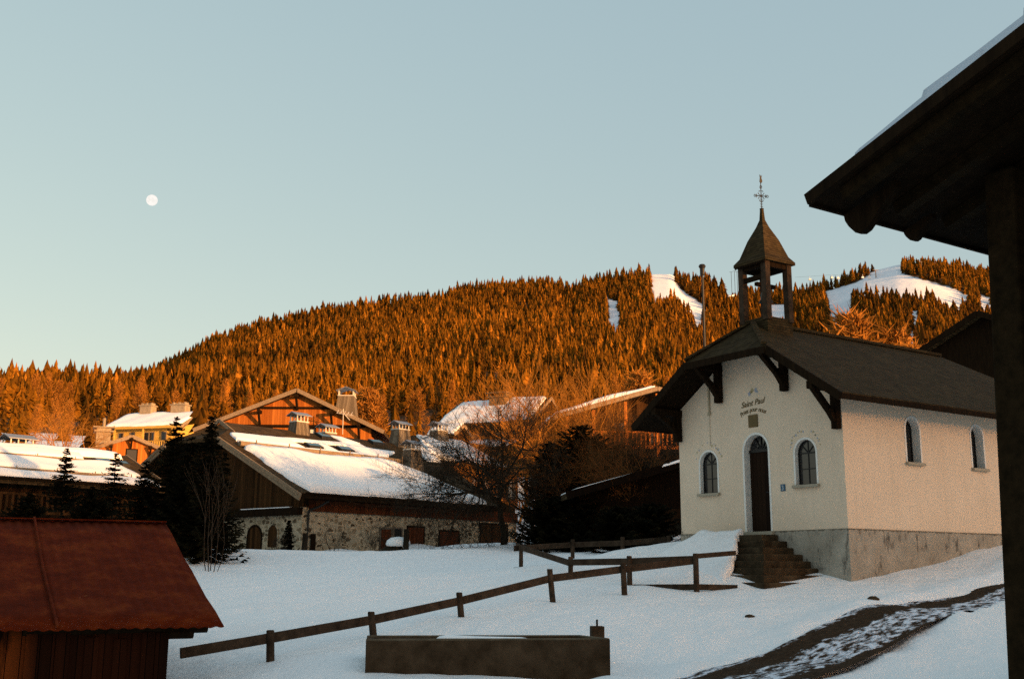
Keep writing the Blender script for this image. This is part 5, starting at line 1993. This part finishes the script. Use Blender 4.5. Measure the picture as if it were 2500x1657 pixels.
# ---- near spruces with real branches
def spruce(name, label, px_, ytop, ybase, D, rmax, seed, whorls=24, droop=0.25, zlow=0.12, group=None, dens=1.0, shp=0.8):
    b = at(px_, ybase, D)
    H = (ybase - ytop) * D / 2700
    T = thing(name, label, 'spruce', b, 0, group)
    R = random.Random(seed)
    t_ = MB().tube([(0, 0, -0.4), (0, 0, H * .5), (0, 0, H)], [0.02 * H, 0.012 * H, 0.004], 7)
    t_.build('trunk', 'dark_bark', T)
    V, Fc, tn = [], [], []

    def tri(a, b_, c, t):
        o = len(V)
        V.extend([tuple(a), tuple(b_), tuple(c)])
        tn.extend([t] * 3)
        Fc.append((o, o + 1, o + 2))
    for i in range(whorls):
        f = zlow + (0.985 - zlow) * (i / (whorls - 1)) ** 0.9
        z = f * H
        L0 = rmax * (1 - f) ** shp / (1 - zlow) ** shp + 0.05
        nb = R.randint(6, 9)
        a0 = R.uniform(0, 6.28)
        for k in range(nb):
            a = a0 + 6.283 * k / nb + R.uniform(-.25, .25)
            L = L0 * R.uniform(.6, 1.12)
            d = Vector((math.cos(a), math.sin(a), 0))
            s_ = Vector((-math.sin(a), math.cos(a), 0))
            base = Vector((0, 0, z + R.uniform(-.06, .06)))
            P = [base + d * (L * u) + Vector((0, 0, -droop * L * math.sin(u * 2.4) + 0.16 * L * u * u)) for u in (0, .25, .5, .75, 1)]
            tt = R.uniform(0.1, 0.8)
            nt = int((6 + 14 * min(1, L / 1.2)) * dens)
            for q in range(nt):
                u = (q + R.random()) / nt * 0.96 + .04
                w = min(3, int(u * 4))
                p = P[w].lerp(P[w + 1], u * 4 - w)
                for sg in (-1, 1):
                    tl = (0.28 * L * (1 - u * 0.6) + 0.05) * R.uniform(.6, 1.1)
                    e = p + s_ * (sg * tl * .8) + d * (tl * .65) + Vector((0, 0, -0.12 * tl + R.uniform(-.25, .1) * tl))
                    wv = d * (0.035 + 0.03 * tl) + Vector((0, 0, R.uniform(-.05, .05)))
                    tri(p - wv, p + wv, e, tt + R.uniform(-.1, .2))
            tri(P[0] + Vector((0, 0, .02)), P[0] - Vector((0, 0, .03)), P[4], .1)
            tri(P[2] + s_ * .05, P[2] - s_ * .05, P[4] + d * .08, tt)
    me = mesh_np('crown', np.array(V), np.array(Fc), 'spruce_needles', False, {'tint': np.array(tn)})
    o = bpy.data.objects.new('crown', me)
    col.objects.link(o)
    o.parent = T
    return T


spruce('spruce', 'small thin spruce with long lower branches before the snowy barn roof', 147, 1098, 1290, 44, 0.85, 1, 16, .1, .25, dens=.6)
spruce('spruce', 'small sparse spruce in front of the blue barn skylight', 270, 1110, 1290, 44, 0.95, 2, 12, .1, .22, dens=.5)
spruce('spruce', 'pointed dark spruce left of the tallest one by the farmhouse gable', 408, 1020, 1385, 42, 1.75, 3, 26, .25, .05, dens=1.3)
spruce('spruce', 'tallest dark spruce standing against the farmhouse gable', 494, 1020, 1392, 40, 1.4, 4, 30, .3, .10, dens=1.0)
spruce('spruce', 'low broad spruce at the right end of the barn roof', 340, 1130, 1360, 42, 1.4, 5, 20, .25, .04, dens=1.0)
spruce('spruce', 'bushy spruce between the two tallest ones at left', 448, 1070, 1390, 41, 1.6, 6, 24, .3, .06, dens=1.3)
spruce('spruce', 'lighter drooping spruce close to the gable window of the farmhouse', 535, 1110, 1385, 43, 1.05, 7, 20, .35, .12, dens=.7)
spruce('spruce', 'dark spruce hidden low behind the shed ridge at left', 215, 1190, 1330, 42, 1.8, 8, 18, .25, .03, dens=1.3)
spruce('spruce', 'dark spruce low behind the left end of the shed ridge', 60, 1205, 1340, 42, 1.9, 9, 18, .25, .03, dens=1.3)
spruce('spruce', 'black evergreen at the right end of the farmhouse', 1338, 1085, 1345, 52, 1.9, 10, 30, .3, .0, shp=.42, dens=2.4)
spruce('spruce', 'broad black evergreen between farmhouse and black barn', 1420, 1040, 1345, 53, 3.2, 11, 32, .3, .0, shp=.42, dens=2.4)
spruce('spruce', 'black evergreen behind the low end of the black barn roof', 1510, 1090, 1345, 55, 2.9, 12, 28, .3, .0, shp=.42, dens=2.2)
spruce('spruce', 'black evergreen behind the black barn close to the chapel', 1600, 1120, 1345, 58, 2.8, 14, 26, .3, .0, shp=.42, dens=2.2)
spruce('spruce', 'little dark spruce beside the farmhouse downpipe', 702, 1272, 1352, 52, 0.42, 13, 14, .2, .05)


# ---- bare trees
def bare_tree(name, label, base, H, seed, trunk_mat, twig_mat, spread=0.5, stems=1, depth=5, lean=(0, 0), r0=0.10, low=0.25, arms=(), cat='bare tree', up=0.25, nch=(2, 4)):
    T = thing(name, label, cat, base)
    R = random.Random(seed)
    tr, cr = MB(), MB()

    def grow(p, d, L, r, lev):
        n = 3 if lev < 3 else 2
        pts = [p]
        dd = d.copy()
        for i in range(n):
            dd = (dd + Vector((R.gauss(0, .13), R.gauss(0, .13), R.gauss(0, .10) + up * 0.16))).normalized()
            pts.append(pts[-1] + dd * (L / n))
        rr = [r * (1 - 0.45 * i / n) for i in range(n + 1)]
        (tr if lev == 0 else cr).tube(pts, rr, 7 if lev == 0 else (5 if lev == 1 else 3), cap=lev < 2)
        if lev >= depth:
            return
        k = R.randint(*nch) + (1 if lev in (1, 2) else 0)
        for c in range(k):
            u = R.uniform(0.35 if lev else 0.55, 1.0)
            i = min(n - 1, int(u * n))
            q = pts[i].lerp(pts[i + 1], u * n - i)
            ax = Vector((R.gauss(0, 1), R.gauss(0, 1), R.gauss(0, 1)))
            sd = (ax - dd * ax.dot(dd)).normalized()
            nd = (dd * R.uniform(.5, .95) + sd * R.uniform(.5, 1.0) * (0.6 + spread) + Vector((0, 0, up * .5))).normalized()
            grow(q, nd, L * R.uniform(.52, .8), max(r * R.uniform(.42, .62), 0.006), lev + 1)
        grow(pts[-1], dd, L * R.uniform(.6, .82), max(r * .55, 0.006), lev + 1)
    for s_ in range(stems):
        a = 6.28 * s_ / max(stems, 1) + R.uniform(0, 1)
        d = Vector((lean[0] + (0.22 * math.cos(a) if stems > 1 else 0), lean[1] + (0.22 * math.sin(a) if stems > 1 else 0), 1)).normalized()
        grow(Vector((0.12 * math.cos(a) * (stems > 1), 0.12 * math.sin(a) * (stems > 1), -0.3)), d, H * (low + R.uniform(0, .06)), r0 * (1 if stems == 1 else R.uniform(.55, .9)), 0)
    for (z, d, L, r) in arms:
        grow(Vector((0, 0, z)), Vector(d).normalized(), L, r, 1)
    tr.build('trunk', trunk_mat, T, True)
    cr.build('crown', twig_mat, T)
    return T


def gat(px_, py_, D):
    p = at(px_, py_, D)
    return (p[0], p[1], gz(p[0], p[1]))


bare_tree('bare_tree', 'dark leafless tree spreading its twigs over the farmhouse roof end', gat(1229, 1337, 50), 6.0, 5, 'dark_bark', 'dark_bark', .75, 1, 6, (-.03, 0), 0.17, .36, up=.05,
          arms=((2.2, (-1, -.1, .28), 2.3, .07), (2.6, (-.85, .1, .75), 2.0, .06), (2.9, (.6, 0, .9), 1.7, .06), (2.5, (-.9, -.3, .1), 2.4, .06)))
bare_tree('bare_tree', 'tall leafless tree with twigs glowing orange behind the dark one', gat(1355, 1330, 62), 12.5, 9, 'warm_twig', 'warm_twig', .35, 3, 5, (0, 0), 0.16, .30, up=.45)
bare_tree('bare_tree', 'leafless orange lit tree left of the tall glowing one', gat(1262, 1300, 78), 10.0, 15, 'warm_twig', 'warm_twig', .4, 2, 5, (0, 0), 0.13, .30, up=.4)
bare_tree('bare_tree', 'tangled leafless tree before the balcony chalet', gat(1520, 1330, 60), 8.8, 21, 'dark_bark', 'brown_twig', .6, 3, 5, (0, 0), 0.12, .28, up=.2)
bare_tree('bare_tree', 'crooked leafless tree close to the left chapel eave', gat(1592, 1330, 55), 6.6, 27, 'dark_bark', 'dark_bark', .7, 2, 5, (0, 0), 0.10, .30, up=.1)
bare_tree('birch_tree', 'pale bare birch glowing orange above the barn roof at left', gat(150, 1125, 98), 7.6, 33, 'pale_bark', 'warm_twig', .5, 2, 4, (-.06, 0), 0.13, .36, up=.35)
bare_tree('bare_tree', 'slender bare tree above the low brown chalet', gat(205, 1120, 112), 6.0, 35, 'pale_bark', 'warm_twig', .4, 1, 4, (0, 0), 0.09, .34, up=.3)
for i, (x, D, H, tw, lb) in enumerate(((1318, 57, 6.3, 'brown_twig', 'brown leafless tree just right of the dark farmhouse tree'), (1440, 50, 6.3, 'brown_twig', 'brown leafless tree over the broad black evergreen'),
                                   (1485, 66, 8.0, 'brown_twig', 'brown twigged tree over the dark thicket'), (1565, 47, 5.6, 'brown_twig', 'brown leafless tree before the snowy barn roof edge'), (1625, 50, 5.4, 'dark_bark', 'dark leafless tree at the chapel corner'))):
    bare_tree('bare_tree', lb, gat(x, 1335, D), H, 70 + i, 'dark_bark', tw, .6, 2, 5, (0, 0), 0.11, .32, up=.2)
for i, (x, D, yt, lb) in enumerate(((1345, 47, 1215, 'black hedge bush beside the stone pillar'), (1425, 46, 1225, 'black hedge bush in the middle of the dark hedge'), (1510, 43.5, 1240, 'black hedge bush before the barn door'), (1595, 42.5, 1235, 'black hedge bush nearest the chapel'))):
    spruce('hedge_bush', lb, x, yt, 1342, D, 1.25, 90 + i, 16, .1, 0.0, shp=.25, dens=2.0)
# thin stems and shrubs by the farmhouse
bare_tree('sapling_clump', 'clump of thin straight leafless stems below the tallest spruce', gat(515, 1388, 38), 3.1, 41, 'rail_timber', 'rail_timber', .05, 5, 2, (0, 0), 0.022, .62, cat='saplings', up=.5, nch=(1, 2))
for i, (x, y, D, H, st_, lb) in enumerate(((815, 1350, 54, 1.7, 3, 'twiggy shrub against the bare stone wall'), (893, 1350, 55, 1.6, 2, 'thin shrub left of the red shutters'),
                                           (925, 1356, 52, 1.2, 5, 'low dry shrub left of the snow capped stump'), (676, 1350, 51, 1.3, 4, 'bare bush left of the farmhouse downpipe'),
                                           (1672, 1325, 31.5, 1.0, 3, 'dry weed stalks at the left corner of the chapel'), (1600, 1350, 33, .5, 4, 'short dry twigs beside the far paddock post'))):
    bare_tree('bare_shrub', lb, gat(x, y, D), H, 50 + i, 'dark_bark', 'dark_bark', .5, st_, 3, (0, 0), 0.02, .42, cat='shrub', up=.2, nch=(1, 3))


# ------------------------------------------------------------------ the ski lift on the hill
def hz(x, y):
    r, a = math.hypot(x, y), math.atan2(x, y)
    return float(hill_z(np.array([r]), np.array([a]))[0])


LIFT = [(1977, 680), (2031, 676), (2046, 677), (2106, 675), (2122, 676), (2206, 679), (2297, 688), (2377, 699), (2401, 700)]
LD = 1090
for i, (x, y) in enumerate(LIFT):
    p = at(x, y, LD)
    g = thing('lift_cabin', ['pale ski lift cabin over the dark trees at the far left of the cable', 'ski lift cabin over the left end of the dark tree group', 'ski lift cabin closely right of another over the left trees', 'ski lift cabin before the dark trees left of the snow crest', 'ski lift cabin at the left end of the snow crest',
                             'ski lift cabin above the middle of the piste', 'ski lift cabin below the right hand trees', 'left one of the two ski lift cabins near the eave post', 'ski lift cabin nearest to the eave post'][i], 'lift cabin', p, 0, 'ski lift cabins')
    MB().frustum(0, 0, -1.7, 0.0, 2.5, 2.0, 1.9, 1.7).build('cabin', 'white_trim', g)
    MB().tube([(0, 0, 0), (0, 0, 2.0), (0.4, 0, 2.3)], 0.12, 5).build('hanger', 'white_trim', g)
cb = MB().tube([at(x, y, LD) + np.array([0.4, 0, 2.3]) for x, y in [(1940, 682)] + LIFT + [(2450, 704)]], 0.07, 4).build('lift_cable', 'iron')
tag(cb, 'thin ski lift cable sagging across the snow crest', 'cable')
for (x, yt, yb, lb) in ((2138, 667, 690, 'ski lift pylon on the left part of the piste'), (2252, 671, 700, 'ski lift pylon on the right part of the piste')):
    p = at(x, yt, LD)
    g0 = hz(p[0], p[1])
    g = thing('lift_pylon', lb, 'pylon', (p[0], p[1], g0), 0, 'ski lift pylons')
    h = max(p[2] - g0, 8)
    MB().tube([(0, 0, -1), (0, 0, h)], [0.55, 0.35], 8).build('mast', 'barge_board', g)
    MB().bar((-3, 0, h), (3, 0, h), 0.5, 0.5).build('crossarm', 'barge_board', g)
p = at(1788, 690, 1120)
g = thing('lift_station', 'small lift hut on the ridge seen beside the belfry', 'hut', (p[0], p[1], hz(p[0], p[1])))
MB().box((-4, -4, -1), (5, 4, 6.0)).build('wall', 'wood_yellow_plank', g)
MB().prism([(-5, -5, 6.0), (6, -5, 6.0), (6, -5, 6.4), (.5, -5, 8.4), (-5, -5, 6.4)], (0, 10, 0)).build('roof', 'roof_snow', g)
for i, (x, yt) in enumerate(((1785, 664), (1793, 662), (1799, 663))):
    p = at(x, yt, 1118)
    g0 = hz(p[0], p[1])
    m_ = thing('snow_lance', ['leftmost of three thin masts on the ridge left of the belfry', 'middle one of three thin masts on the ridge left of the belfry', 'right one of three thin masts on the ridge, nearest the belfry'][i], 'mast', (p[0], p[1], g0), 0, 'thin masts by the lift hut')
    MB().tube([(0, 0, -1), (0, 0, p[2] - g0)], 0.22, 5).build('pole', 'iron', m_)
    MB().bar((-1.8, 0, p[2] - g0), (1.5, 0, p[2] - g0), 0.25, 0.25).build('arm', 'iron', m_)
